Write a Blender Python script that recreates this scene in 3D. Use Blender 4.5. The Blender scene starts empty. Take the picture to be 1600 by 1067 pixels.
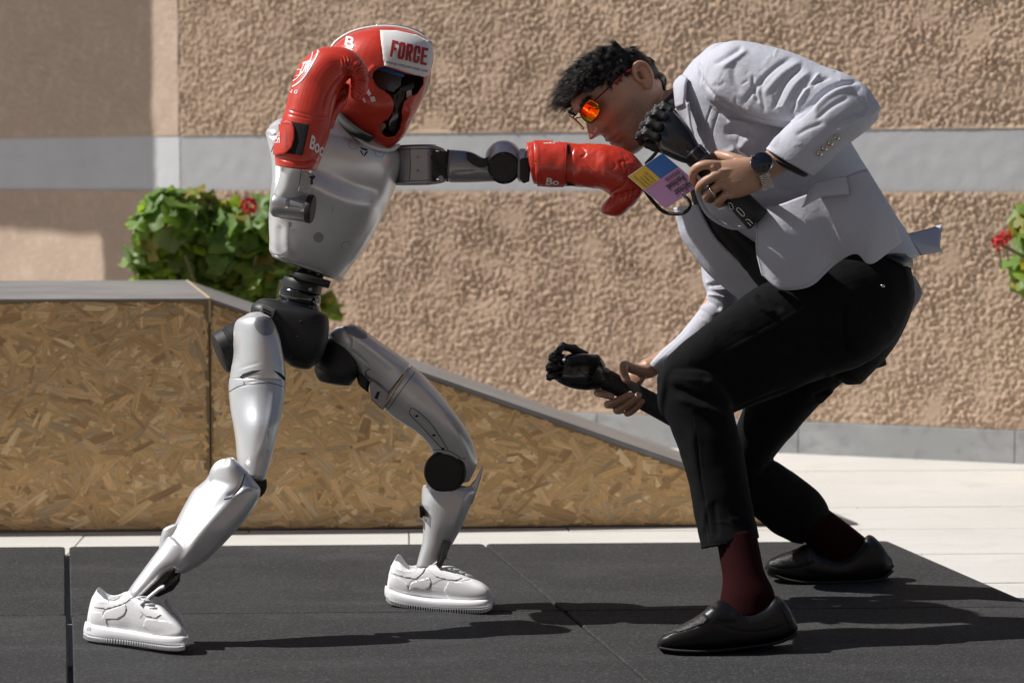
import bpy, bmesh, math, random
import numpy as np
from mathutils import Vector, Matrix
from mathutils.bvhtree import BVHTree

# ------------------------------------------------------------------ camera, sky, sun, exposure
sc = bpy.context.scene
COL = sc.collection
FPX = 3700.0                      # focal length in pixels of a 1600 px wide frame
PITCH = math.atan(249.5 / FPX)
CAM = np.array([0.0, 0.0, 0.98])
cam = bpy.data.cameras.new('camera'); camo = bpy.data.objects.new('camera', cam); COL.objects.link(camo)
camo.location = CAM.tolist(); camo.rotation_euler = (math.pi / 2 - PITCH, 0, 0)
cam.sensor_width = 36; cam.lens = FPX / 1600 * 36; cam.clip_start = 0.1; cam.clip_end = 500
cam.dof.use_dof = True; cam.dof.focus_distance = 5.1; cam.dof.aperture_fstop = 4.6
sc.camera = camo

SUN_EL, SUN_TH = math.radians(46), math.radians(3.5)      # height; angle behind the subjects, sun at the left
SUN = np.array([-math.cos(SUN_EL) * math.cos(SUN_TH), math.cos(SUN_EL) * math.sin(SUN_TH), math.sin(SUN_EL)])
w = bpy.data.worlds.new('World'); sc.world = w; w.use_nodes = True
nt = w.node_tree
sky = nt.nodes.new('ShaderNodeTexSky'); sky.sky_type = 'NISHITA'; sky.sun_disc = False
sky.sun_elevation = SUN_EL; sky.sun_rotation = math.atan2(SUN[0], SUN[1])
bg = nt.nodes['Background']; bg.inputs['Strength'].default_value = 0.044
nt.links.new(sky.outputs[0], bg.inputs['Color'])
sl = bpy.data.lights.new('sun', 'SUN'); sl.energy = 5.0; sl.angle = math.radians(0.5); sl.color = (1.0, 0.965, 0.915)
slo = bpy.data.objects.new('sun', sl); COL.objects.link(slo); slo.location = (-5, 6, 8)
slo.rotation_euler = Vector((-SUN).tolist()).to_track_quat('-Z', 'Y').to_euler()
sc.view_settings.view_transform = 'Standard'; sc.view_settings.look = 'None'
sc.view_settings.exposure = 0.12; sc.view_settings.gamma = 1.0; sc.view_settings.use_curve_mapping = False
sc.render.engine = 'CYCLES'
sc.cycles.use_denoising = True; sc.cycles.max_bounces = 6; sc.cycles.diffuse_bounces = 3; sc.cycles.glossy_bounces = 3
sc.cycles.transmission_bounces = 4; sc.cycles.use_adaptive_sampling = True; sc.cycles.caustics_reflective = False; sc.cycles.caustics_refractive = False

R = random.Random(7); NR = np.random.default_rng(7)

# ------------------------------------------------------------------ helpers
CF = np.array([0, math.cos(PITCH), -math.sin(PITCH)]); CU = np.array([0, math.sin(PITCH), math.cos(PITCH)]); CR = np.array([1.0, 0, 0])
def P(u, v, d):
    "world point seen at pixel (u,v) of the 1600 px frame, d metres along the view axis"
    return CAM + d * (CF + (u - 800) / FPX * CR - (v - 533.5) / FPX * CU)
def Gr(u, v, z=0.0):
    r = CF + (u - 800) / FPX * CR - (v - 533.5) / FPX * CU
    return CAM + r * ((z - CAM[2]) / r[2])
def UV(V):
    rel = np.asarray(V) - CAM; d = rel @ CF
    return 800 + FPX * (rel @ CR) / d, 533.5 - FPX * (rel @ CU) / d, d
def nz(a): a = np.asarray(a, float); return a / (np.linalg.norm(a) + 1e-12)

class G:
    "a bag of vertices and faces"
    def __init__(s): s.v = []; s.f = []; s.m = []; s.n = 0
    def add(s, V, F, m=0):
        V = np.asarray(V, float); s.v.append(V)
        for f in F: s.f.append(tuple(int(i) + s.n for i in f)); s.m.append(m)
        s.n += len(V); return s
    def join(s, g):
        V = g.V()
        for f, m in zip(g.f, g.m): s.f.append(tuple(i + s.n for i in f)); s.m.append(m)
        s.v.append(V); s.n += len(V); return s
    def V(s): return np.concatenate(s.v) if s.v else np.zeros((0, 3))
    def set(s, V): s.v = [np.asarray(V)]; return s
    def bvh(s): return BVHTree.FromPolygons(s.V().tolist(), s.f)

def crom(A, k):
    "Catmull-Rom through the rows of A"
    A = np.asarray(A, float)
    if len(A) < 3 or k < 2: 
        if len(A) < 2 or k < 2: return A
    B = np.vstack([2 * A[0] - A[1], A, 2 * A[-1] - A[-2]]); out = []
    for i in range(1, len(B) - 2):
        for j in range(k):
            t = j / k; p0, p1, p2, p3 = B[i - 1], B[i], B[i + 1], B[i + 2]
            out.append(.5 * (2 * p1 + (p2 - p0) * t + (2 * p0 - 5 * p1 + 4 * p2 - p3) * t * t + (3 * p1 - p0 - 3 * p2 + p3) * t ** 3))
    out.append(A[-1]); return np.array(out)

def skin_rings(rings, cap0=True, cap1=True):
    m, n = len(rings), len(rings[0]); V = np.concatenate(rings); F = []
    for i in range(m - 1):
        for j in range(n):
            a, b = i * n + j, i * n + (j + 1) % n
            F.append((a, b, b + n, a + n))
    if cap0: F.append(tuple(range(n))[::-1])
    if cap1: F.append(tuple((m - 1) * n + j for j in range(n)))
    return V, F

def loft(rows, n=24, k=4, e=2.0, cap=(0.35, 0.35), g=None, m=0, da=0.0):
    """solid through stations (uL,vL,uR,vR,d,hd): the two edge points in the picture, depth and half thickness.
    e: superellipse exponent; cap: roundness of each end; da: extra depth added from L edge (-) to R edge (+)"""
    A = crom([list(r[:6]) + [r[6] if len(r) > 6 else e, r[7] if len(r) > 7 else da] for r in rows], k)
    ph = np.linspace(0, 2 * math.pi, n, endpoint=False); C_, S_ = np.cos(ph), np.sin(ph)
    def ring(r):
        L, Rr = P(r[0], r[1], r[4] - r[7]), P(r[2], r[3], r[4] + r[7]); c = (L + Rr) / 2; a = (Rr - L) / 2
        b = nz(c - CAM) * r[5]
        ex = 2 / max(r[6], .3)
        x = np.sign(C_) * np.abs(C_) ** ex; y = np.sign(S_) * np.abs(S_) ** ex
        return c + x[:, None] * a + y[:, None] * b
    rs = [ring(r) for r in A]
    def capr(r0, r1, amt):
        c0, c1 = r0.mean(0), r1.mean(0); t = nz(c0 - c1); rad = np.linalg.norm(r0 - c0, axis=1).min() if amt < .6 else np.linalg.norm(r0 - c0, axis=1).mean()
        out = []
        for q in (30, 55, 75, 87):
            q = math.radians(q); s = 1 - (1 - math.cos(q)) * 1.0
            out.append(c0 + (r0 - c0) * s + t * rad * amt * math.sin(q))
        return out
    if cap[0]: rs = capr(rs[0], rs[1], cap[0])[::-1] + rs
    if cap[1]: rs = rs + capr(rs[-1], rs[-2], cap[1])
    g = g or G(); V, F = skin_rings(rs); g.add(V, F, m); return g

def tube(pts, rad, n=10, k=1, g=None, m=0, cap=1.0, flat=1.0, fdir=None):
    "round tube through 3-D points; rad may vary; round ends"
    pts = np.asarray(pts, float); rad = np.full(len(pts), rad, float) if np.isscalar(rad) else np.asarray(rad, float)
    A = crom(np.c_[pts, rad], k) if k > 1 else np.c_[pts, rad]
    pts, rad = A[:, :3], A[:, 3]
    T = np.gradient(pts, axis=0) if len(pts) > 2 else np.repeat((pts[1] - pts[0])[None], len(pts), 0)
    T = T / (np.linalg.norm(T, axis=1)[:, None] + 1e-12)
    ref = np.array([0, 0, 1.0]) if abs(T[0][2]) < .9 else np.array([1.0, 0, 0])
    if fdir is not None: ref = nz(fdir)
    ph = np.linspace(0, 2 * math.pi, n, endpoint=False); rs = []
    x = nz(ref - T[0] * (ref @ T[0]))
    for i in range(len(pts)):
        x = nz(x - T[i] * (x @ T[i])); y = np.cross(T[i], x)
        rs.append(pts[i] + rad[i] * (np.cos(ph)[:, None] * x * flat + np.sin(ph)[:, None] * y))
    if cap:
        def ce(r0, t, rd):
            c = r0.mean(0); return [c + (r0 - c) * math.cos(math.radians(q)) + t * rd * cap * math.sin(math.radians(q)) for q in (35, 65, 86)]
        rs = ce(rs[0], -T[0], rad[0])[::-1] + rs + ce(rs[-1], T[-1], rad[-1])
    g = g or G(); V, F = skin_rings(rs); g.add(V, F, m); return g

def lathe(c, ax, prof, n=32, g=None, m=0, ref=(0, 0, 1)):
    "profile [(radius, height)] turned about the axis ax through c; closed at both ends"
    ax = nz(ax); ref = np.array(ref, float); ref = np.array([1.0, 0, 0]) if abs(ax @ ref) > .95 else ref
    x = nz(ref - ax * (ax @ ref)); y = np.cross(ax, x); ph = np.linspace(0, 2 * math.pi, n, endpoint=False)
    rs = [np.asarray(c) + ax * h + max(r, 1e-5) * (np.cos(ph)[:, None] * x + np.sin(ph)[:, None] * y) for r, h in prof]
    g = g or G(); V, F = skin_rings(rs); g.add(V, F, m); return g

def box(c, ax, ay, az, g=None, m=0):
    "box by centre and three half-extent vectors"
    c, ax, ay, az = [np.asarray(q, float) for q in (c, ax, ay, az)]
    V = [c + i * ax + j * ay + k * az for i in (-1, 1) for j in (-1, 1) for k in (-1, 1)]
    F = [(0, 1, 3, 2), (4, 6, 7, 5), (0, 4, 5, 1), (2, 3, 7, 6), (0, 2, 6, 4), (1, 5, 7, 3)]
    g = g or G(); g.add(V, F, m); return g

def prism(poly, d0, d1, g=None, m=0):
    "picture polygon [(u,v)] given two depths (numbers, or functions of u,v): a solid between them"
    f0 = d0 if callable(d0) else (lambda u, v: d0); f1 = d1 if callable(d1) else (lambda u, v: d1)
    n = len(poly); V = [P(u, v, f0(u, v)) for u, v in poly] + [P(u, v, f1(u, v)) for u, v in poly]
    F = [tuple(range(n)), tuple(range(2 * n - 1, n - 1, -1))] + [(i, i + n, (i + 1) % n + n, (i + 1) % n) for i in range(n)]
    g = g or G(); g.add(V, F, m); return g

def patch(grid, th, ku=4, kv=4, g=None, m=0):
    "thin cloth: rows of (u,v,d) control points, smooth between, th metres thick (grown away from the viewer)"
    A = np.array(grid, float); A = np.stack([crom(r, kv) for r in A]); B = np.stack([crom(A[:, j], ku) for j in range(A.shape[1])], 1)
    h, w_ = B.shape[:2]; Pt = np.array([[P(*q) for q in r] for r in B])
    du = np.gradient(Pt, axis=1); dv = np.gradient(Pt, axis=0); N = np.cross(du, dv); N /= np.linalg.norm(N, axis=2)[..., None] + 1e-12
    view = Pt - CAM; s = np.sign((N * view).sum(2)); s = 1 if s.mean() > 0 else -1
    V = np.concatenate([Pt.reshape(-1, 3), (Pt + N * s * th).reshape(-1, 3)]); o = h * w_; F = []
    for i in range(h - 1):
        for j in range(w_ - 1):
            a = i * w_ + j; q = (a, a + 1, a + 1 + w_, a + w_); F.append(q); F.append(tuple(x + o for x in q[::-1]))
    bd = [j for j in range(w_)] + [i * w_ + w_ - 1 for i in range(1, h)] + [(h - 1) * w_ + j for j in range(w_ - 2, -1, -1)] + [i * w_ for i in range(h - 2, 0, -1)]
    for a, b in zip(bd, bd[1:] + bd[:1]): F.append((b, a, a + o, b + o))
    g = g or G(); g.add(V, F, m); return g

def tomesh(g, name):
    me = bpy.data.meshes.new(name); me.from_pydata(g.V().tolist(), [], g.f); me.update(); return me
def fixn(me):
    bm = bmesh.new(); bm.from_mesh(me); bmesh.ops.recalc_face_normals(bm, faces=bm.faces[:]); bm.to_mesh(me); bm.free()

def remesh(g, vox, smooth=6, cut=None, lam=.55):
    "weld overlapping solids into one continuous skin (voxels of vox metres), optionally minus the solid cut, then relax"
    me = tomesh(g, 'tmp'); fixn(me); o = bpy.data.objects.new('tmp', me); COL.objects.link(o); oc = None
    if cut is not None:
        q = o.modifiers.new('r0', 'REMESH'); q.mode = 'VOXEL'; q.voxel_size = vox * 1.5
        cm = tomesh(cut, 'cut'); fixn(cm); oc = bpy.data.objects.new('cut', cm); COL.objects.link(oc)
        b = o.modifiers.new('b', 'BOOLEAN'); b.object = oc; b.operation = 'DIFFERENCE'; b.solver = 'EXACT'
    q = o.modifiers.new('r', 'REMESH'); q.mode = 'VOXEL'; q.voxel_size = vox
    dg = bpy.context.evaluated_depsgraph_get(); m2 = bpy.data.meshes.new_from_object(o.evaluated_get(dg))
    n = len(m2.vertices); V = np.empty(n * 3); m2.vertices.foreach_get('co', V); V = V.reshape(-1, 3)
    E = np.empty(len(m2.edges) * 2, np.int32); m2.edges.foreach_get('vertices', E); E = E.reshape(-1, 2)
    F = [tuple(p.vertices) for p in m2.polygons]
    for x in [o] + ([oc] if oc else []):
        d = x.data; bpy.data.objects.remove(x); bpy.data.meshes.remove(d)
    bpy.data.meshes.remove(m2)
    r = G(); r.v = [V]; r.f = F; r.m = [0] * len(F); r.n = n; r.E = E
    relax(r, smooth, lam); return r

def relax(g, it, lam=.55):
    V = g.V(); E = g.E; n = len(V); deg = np.bincount(E.ravel(), minlength=n)[:, None] + 1e-9
    for i in range(it * 2):
        S = np.stack([np.bincount(E[:, 0], V[E[:, 1], c], n) + np.bincount(E[:, 1], V[E[:, 0], c], n) for c in range(3)], 1)
        V = V + (lam if i % 2 == 0 else -lam * .92) * (S / deg - V)
    g.set(V)

def normals(g):
    V = g.V(); N = np.zeros_like(V)
    F = np.array([f if len(f) == 4 else (f[0], f[1], f[2], f[2]) for f in g.f if len(f) in (3, 4)])
    fn = np.cross(V[F[:, 2]] - V[F[:, 0]], V[F[:, 3]] - V[F[:, 1]])
    tri = F[:, 2] == F[:, 3]
    if tri.any(): fn[tri] = np.cross(V[F[tri, 1]] - V[F[tri, 0]], V[F[tri, 2]] - V[F[tri, 0]])
    for k in range(4):
        for c in range(3): N[:, c] += np.bincount(F[:, k], fn[:, c], len(V))
    return N / (np.linalg.norm(N, axis=1)[:, None] + 1e-12)

def pdist(u, v, pts):
    "distance in pixels to a polyline and the position 0..1 along it"
    pts = np.asarray(pts, float); best = np.full(len(u), 1e9); tt = np.zeros(len(u)); sg = np.linalg.norm(np.diff(pts, axis=0), axis=1); tot = sg.sum(); acc = 0; sd = np.zeros(len(u))
    for a, b, l in zip(pts[:-1], pts[1:], sg):
        d = b - a; t = np.clip(((u - a[0]) * d[0] + (v - a[1]) * d[1]) / (l * l + 1e-9), 0, 1)
        q = np.hypot(u - a[0] - t * d[0], v - a[1] - t * d[1]); k = q < best
        best[k] = q[k]; tt[k] = (acc + t[k] * l) / tot
        sd[k] = np.sign((u - a[0]) * d[1] - (v - a[1]) * d[0])[k]; acc += l
    return best, tt, sd

def sculpt(g, strokes, face=.05):
    """press folds and seams into a surface. stroke: (points, width px, height mm[, 'step'|'pit'])"""
    V = g.V(); N = normals(g); u, v, d = UV(V); vd = V - CAM; vd /= np.linalg.norm(vd, axis=1)[:, None]
    fr = np.clip((-(N * vd).sum(1) - face) / .25, 0, 1); D = np.zeros(len(V))
    for s in strokes:
        pts = crom(s[0], 6); w_, h = s[1], s[2] / 1000
        bb = (u > pts[:, 0].min() - 4 * w_) & (u < pts[:, 0].max() + 4 * w_) & (v > pts[:, 1].min() - 4 * w_) & (v < pts[:, 1].max() + 4 * w_)
        ix = np.nonzero(bb)[0]
        if not len(ix): continue
        q, t, sd = pdist(u[ix], v[ix], pts); mode = s[3] if len(s) > 3 else ''
        tp = np.clip(np.minimum(t, 1 - t) * 5, 0, 1) if mode != 'pit' else 1.0
        tp = tp * tp * (3 - 2 * tp) if mode != 'pit' else 1.0
        if mode == 'step': a = np.clip(-sd * q / w_, -1, 1) * np.exp(-(q / (w_ * 3)) ** 2)
        elif mode == 'fold': x = sd * q / w_; a = np.exp(-x * x) - .8 * np.exp(-((x - 1.5) / .8) ** 2)
        else: a = np.exp(-(q / w_) ** 2)
        D[ix] += h * a * tp
    g.set(V + N * (D * fr)[:, None]); return g

def noise_disp(g, amp, freq, seed=0, stretch=(1, 1, 1), octaves=2):
    "soft lumps along the normal"
    V = g.V(); N = normals(g); rg = np.random.default_rng(seed); D = np.zeros(len(V))
    for o in range(octaves):
        for i in range(6):
            k = nz(rg.normal(size=3)) * np.array(stretch) * freq * (1.9 ** o) * (0.7 + .6 * rg.random()); D += np.sin(V @ k * 2 * math.pi + rg.random() * 6.28) * amp / 6 / (1.6 ** o)
    g.set(V + N * D[:, None]); return g

def link(o, parent=None):
    COL.objects.link(o)
    if parent is not None: o.parent = parent
    return o
def wloc(o):
    p = np.zeros(3)
    while o is not None: p = p + np.array(o.location); o = o.parent
    return p
def tag(o, label=None, cat=None, group=None, kind=None):
    for k_, v_ in (('label', label), ('category', cat), ('group', group), ('kind', kind)):
        if v_: o[k_] = v_
    return o
def thing(name, loc, label, cat, group=None):
    o = bpy.data.objects.new(name, None); o.empty_display_size = .05; COL.objects.link(o); o.location = [float(x) for x in loc]
    return tag(o, label, cat, group)
def obj(name, g, mats, parent=None, loc=None, smooth=True, sharp=None, bevel=0, label=None, cat=None, group=None, kind=None, rec=True, sub=0):
    "link a bag as ONE mesh object; world coordinates in, stored relative to the parent"
    base = wloc(parent) if parent is not None else np.zeros(3)
    loc = np.array(loc, float) if loc is not None else np.zeros(3) + base
    me = bpy.data.meshes.new(name); me.from_pydata((g.V() - loc).tolist(), [], g.f)
    mats = mats if isinstance(mats, (list, tuple)) else [mats]
    for m in mats: me.materials.append(m)
    if len(mats) > 1: me.polygons.foreach_set('material_index', np.array(g.m, np.int32))
    me.update()
    if rec: fixn(me)
    if smooth:
        me.polygons.foreach_set('use_smooth', np.ones(len(me.polygons), bool))
        if sharp: me.set_sharp_from_angle(angle=math.radians(sharp))
    o = bpy.data.objects.new(name, me); link(o, parent); o.location = (loc - base).tolist()
    if bevel:
        b = o.modifiers.new('bevel', 'BEVEL'); b.width = bevel; b.segments = 2; b.limit_method = 'ANGLE'; b.angle_limit = math.radians(35); b.harden_normals = False
    if sub:
        b = o.modifiers.new('sub', 'SUBSURF'); b.levels = b.render_levels = sub
    return tag(o, label, cat, group, kind)

def cast(u, v, bvhs, off=.0006):
    r = nz(P(u, v, 1.0) - CAM); best = None
    for b in (bvhs if isinstance(bvhs, (list, tuple)) else [bvhs]):
        h = b.ray_cast(Vector(CAM.tolist()), Vector(r.tolist()))
        if h[0] is not None and (best is None or h[3] < best[3]): best = h
    if best is None: return None
    n = np.array(best[1]); n = n if n @ r < 0 else -n
    return np.array(best[0]) + nz(n * .7 - r * .3) * off

def ribbon(pts, wpx, bvhs, off=.0007, g=None, k=5, m=0):
    "flat strip lying on a surface along picture points (seams, print, gaps)"
    pts = crom(pts, k); T = np.gradient(pts, axis=0); T /= np.linalg.norm(T, axis=1)[:, None] + 1e-9; Nn = np.c_[-T[:, 1], T[:, 0]]
    g = g or G(); row = []
    for p, n_ in zip(pts, Nn):
        a, b = cast(*(p + n_ * wpx / 2), bvhs, off), cast(*(p - n_ * wpx / 2), bvhs, off)
        row.append(None if a is None or b is None or np.linalg.norm(a - b) > .03 else (a, b))
    for q, r_ in zip(row[:-1], row[1:]):
        if q and r_ and np.linalg.norm(q[0] - r_[0]) < .04: g.add([q[0], q[1], r_[1], r_[0]], [(0, 1, 2, 3)], m)
    return g

def fillpoly(poly, bvhs, off=.0007, g=None, step=4.0, m=0):
    "a printed patch with a picture outline, conformed to the surface"
    me = bmesh.new(); vs = [me.verts.new((u, v, 0)) for u, v in poly]; me.faces.new(vs)
    return conform_bm(me, bvhs, off, g, step, m)
def conform_bm(me, bvhs, off=.0007, g=None, step=4.0, m=0, maxd=.05):
    bmesh.ops.triangulate(me, faces=me.faces[:])
    lo = [min(v.co[i] for v in me.verts) for i in (0, 1)]; hi = [max(v.co[i] for v in me.verts) for i in (0, 1)]
    for ax in (0, 1):
        x = lo[ax] + step
        while x < hi[ax]:
            pn = [0, 0, 0]; pn[ax] = 1; pc = [0, 0, 0]; pc[ax] = x
            bmesh.ops.bisect_plane(me, geom=me.verts[:] + me.edges[:] + me.faces[:], plane_co=pc, plane_no=pn); x += step
    me.verts.index_update(); pts = [cast(v.co.x, v.co.y, bvhs, off) for v in me.verts]
    g = g or G(); F = []
    for f in me.faces:
        ii = [v.index for v in f.verts]; q = [pts[i] for i in ii]
        if any(p is None for p in q): continue
        if max(np.linalg.norm(q[0] - p) for p in q[1:]) > maxd: continue
        F.append(ii)
    used = sorted({i for f in F for i in f}); mp = {i: k for k, i in enumerate(used)}
    if used: g.add([pts[i] for i in used], [tuple(mp[i] for i in f) for f in F], m)
    me.free(); return g
def textbm(s, bold=0.0):
    c = bpy.data.curves.new('t', 'FONT'); c.body = s; c.offset = bold; c.resolution_u = 3; c.fill_mode = 'FRONT'
    o = bpy.data.objects.new('t', c); COL.objects.link(o); dg = bpy.context.evaluated_depsgraph_get()
    me = bpy.data.meshes.new_from_object(o.evaluated_get(dg)); bm = bmesh.new(); bm.from_mesh(me)
    bpy.data.objects.remove(o); bpy.data.curves.remove(c); bpy.data.meshes.remove(me); return bm
def text_on(s, quad, bvhs, bold=0.0, off=.0009, g=None, step=4.0, m=0):
    "lettering: quad = TL, TR, BR, BL picture corners of the word"
    bm = textbm(s, bold); xs = [v.co.x for v in bm.verts]; ys = [v.co.y for v in bm.verts]; x0, x1, y0, y1 = min(xs), max(xs), min(ys), max(ys)
    TL, TR, BR, BL = [np.array(q, float) for q in quad]
    for v in bm.verts:
        s_, t = (v.co.x - x0) / (x1 - x0), (v.co.y - y0) / (y1 - y0); q = (BL * (1 - s_) + BR * s_) * (1 - t) + (TL * (1 - s_) + TR * s_) * t; v.co = (q[0], q[1], 0)
    return conform_bm(bm, bvhs, off, g, step, m)

# ------------------------------------------------------------------ materials
def mat(name, col, rough=.5, metal=0.0, bump=None, var=None, coat=0, sss=0, spec=None, sheen=0, attr=None, coord='Object', bumpdist=.002):
    """principled material. bump: list of (scale, strength) noise bumps; var: list of (scale, second colour, contrast lo, hi)"""
    m = bpy.data.materials.new(name); m.use_nodes = True; n = m.node_tree; b = n.nodes['Principled BSDF']; L = n.links.new
    b.inputs['Roughness'].default_value = rough; b.inputs['Metallic'].default_value = metal; b.inputs['Coat Weight'].default_value = coat; b.inputs['Coat Roughness'].default_value = .12
    b.inputs['Sheen Weight'].default_value = sheen
    if spec is not None: b.inputs['Specular IOR Level'].default_value = spec
    if sss: b.inputs['Subsurface Weight'].default_value = sss; b.inputs['Subsurface Radius'].default_value = (1, .35, .2); b.inputs['Subsurface Scale'].default_value = .006
    tc = n.nodes.new('ShaderNodeNewGeometry' if coord == 'world' else 'ShaderNodeTexCoord'); co = tc.outputs['Position' if coord == 'world' else coord]
    cur = n.nodes.new('ShaderNodeRGB'); cur.outputs[0].default_value = (*col, 1); cur = cur.outputs[0]
    if attr:
        a = n.nodes.new('ShaderNodeAttribute'); a.attribute_name = attr; cur = a.outputs['Color']
    for sca, c2, lo, hi in (var or []):
        t = n.nodes.new('ShaderNodeTexNoise'); L(co, t.inputs['Vector']); t.inputs['Detail'].default_value = 5
        if isinstance(sca, (tuple, list)):
            mp = n.nodes.new('ShaderNodeMapping'); mp.inputs['Scale'].default_value = sca; L(co, mp.inputs['Vector']); L(mp.outputs[0], t.inputs['Vector']); t.inputs['Scale'].default_value = 1
        else: t.inputs['Scale'].default_value = sca
        r = n.nodes.new('ShaderNodeMapRange'); r.inputs[1].default_value = lo; r.inputs[2].default_value = hi; L(t.outputs['Fac'], r.inputs[0])
        x = n.nodes.new('ShaderNodeMix'); x.data_type = 'RGBA'; L(r.outputs[0], x.inputs[0]); L(cur, x.inputs[6]); x.inputs[7].default_value = (*c2, 1); cur = x.outputs[2]
    L(cur, b.inputs['Base Color'])
    nrm = None
    for q in (bump or []):
        sca, st = q[0], q[1]
        t = n.nodes.new('ShaderNodeTexNoise'); t.inputs['Detail'].default_value = 4
        if isinstance(sca, (tuple, list)):
            mp = n.nodes.new('ShaderNodeMapping'); mp.inputs['Scale'].default_value = sca; L(co, mp.inputs['Vector']); L(mp.outputs[0], t.inputs['Vector']); t.inputs['Scale'].default_value = 1
        else: L(co, t.inputs['Vector']); t.inputs['Scale'].default_value = sca
        bp = n.nodes.new('ShaderNodeBump'); bp.inputs['Strength'].default_value = st; bp.inputs['Distance'].default_value = q[2] if len(q) > 2 else bumpdist
        L(t.outputs['Fac'], bp.inputs['Height'])
        if nrm: L(nrm, bp.inputs['Normal'])
        nrm = bp.outputs[0]
    if nrm: L(nrm, b.inputs['Normal'])
    return m
def field(nx, ny, dx, wl, seed, band=.5):
    "band-limited random height field (numpy FFT), unit variance; wl = wavelength in metres"
    rg = np.random.default_rng(seed); F = np.fft.rfft2(rg.normal(size=(ny, nx)))
    fy = np.fft.fftfreq(ny, dx)[:, None]; fx = np.fft.rfftfreq(nx, dx)[None]; r = np.hypot(fx, fy)
    F *= np.exp(-((np.log(r * wl + 1e-9)) / band) ** 2); h = np.fft.irfft2(F, s=(ny, nx)); return h / h.std()
# ------------------------------------------------------------------ the setting
M = {}
M['stone'] = mat('pale_stone', (.66, .645, .615), .75, coord='world', var=[(1.7, (.58, .565, .53), .4, .75), (7, (.55, .53, .49), .55, .8), ((4, 24, 1), (.60, .585, .55), .5, .75), (90, (.57, .55, .52), .55, .7)], bump=[(160, .2)])
M['grout'] = mat('grout', (.42, .40, .37), .9)
M['rubber'] = mat('black_rubber', (.0135, .0135, .0148), .88, coord='world', var=[(2.2, (.027, .027, .028), .42, .66), ((1.3, 9, 1), (.034, .034, .035), .48, .68), (1.1, (.055, .054, .053), .58, .78), (9, (.015, .015, .016), .52, .72), (80, (.013, .013, .014), .48, .66), (150, (.068, .068, .071), .54, .70), (420, (.13, .13, .13), .60, .70)], bump=[(300, .5, .002), (60, .25, .003)])
M['stucco'] = mat('beige_stucco', (.57, .42, .30), .92, var=[(1.3, (.50, .36, .265), .4, .7), ((3, 3, .8), (.53, .385, .285), .5, .7), (40, (.64, .48, .36), .5, .75)], bump=[(120, .35, .004)])
M['render_smooth'] = mat('fine_render', (.47, .36, .28), .92, var=[(1.5, (.44, .335, .26), .4, .7), (18, (.54, .42, .33), .5, .75)], bump=[(90, .5, .006), (300, .3)])
M['band'] = mat('grey_band_paint', (.50, .51, .53), .6, var=[(4, (.46, .47, .49), .4, .7)], bump=[(60, .2, .004)])
M['marble'] = mat('grey_marble', (.36, .37, .38), .45, coord='world', var=[((3, 3, 6), (.50, .51, .52), .5, .72), (18, (.28, .29, .30), .52, .75)], bump=[(40, .08)])

# mats: seams read off the ground plane
zm = .022
far_l, far_r = Gr(105, 857, zm), Gr(1391, 848, zm)
e1 = nz(far_r - far_l); e1[2] = 0; sb = nz(Gr(1010, 1064, zm) - Gr(757, 848, zm)); sb[2] = 0
MO = Gr(757, 849, zm)
e2 = -nz(sb); e2 = nz(e2 - .0 * e1)
rowd = np.dot(Gr(893, 953, zm) - MO, -e2)
wA = np.dot(MO - far_l, e1); wC = np.dot(far_r - MO, e1)

ground = obj('ground', box((0, 5, -.06), (60, 0, 0), (0, 60, 0), (0, 0, .05)), M['grout'], kind='structure', smooth=False)
# floor tiles aligned with the mats
tl = .90; tg = G(); tmesh = []
for var_ in range(4):
    b_ = bpy.data.meshes.new('tile')
    g_ = box((0, 0, 0), e1 * (tl / 2 - .002), np.cross((0, 0, 1), e1) * (tl / 4 - .002), (0, 0, .01)); b_.from_pydata(g_.V().tolist(), [], g_.f); b_.materials.append(M['stone']); b_.update(); tmesh.append(b_)
ee2 = np.cross((0, 0, 1), e1); k_ = 0
for i in range(-5, 6):
    for j in range(-3, 9):
        p = MO + e1 * (i * tl + .25 + (tl / 2 if j % 2 else 0)) + ee2 * (j * tl / 2 + .13); p[2] = -.01
        if not (-3.4 < p[0] < 3.8 and 4.0 < p[1] < 10.6): continue
        o = bpy.data.objects.new('floor_tile', tmesh[k_ % 4]); k_ += 1; link(o, ground); o.location = (p - np.array(ground.location) + np.array([0, 0, R.uniform(-.0006, .0006)])).tolist()
pg = G(); 
pl_skip = 0
plaza = obj('plaza', box((0, -21, -.004), (60, 0, 0), (0, 24.9, 0), (0, 0, .004)), M['stone'], kind='structure', smooth=False)
obj('plaza', box((33.8, 28, -.004), (30, 0, 0), (0, 24, 0), (0, 0, .004)), M['stone'], kind='structure', smooth=False)
obj('plaza', box((-33.4, 28, -.004), (30, 0, 0), (0, 24, 0), (0, 0, .004)), M['stone'], kind='structure', smooth=False)

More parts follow.
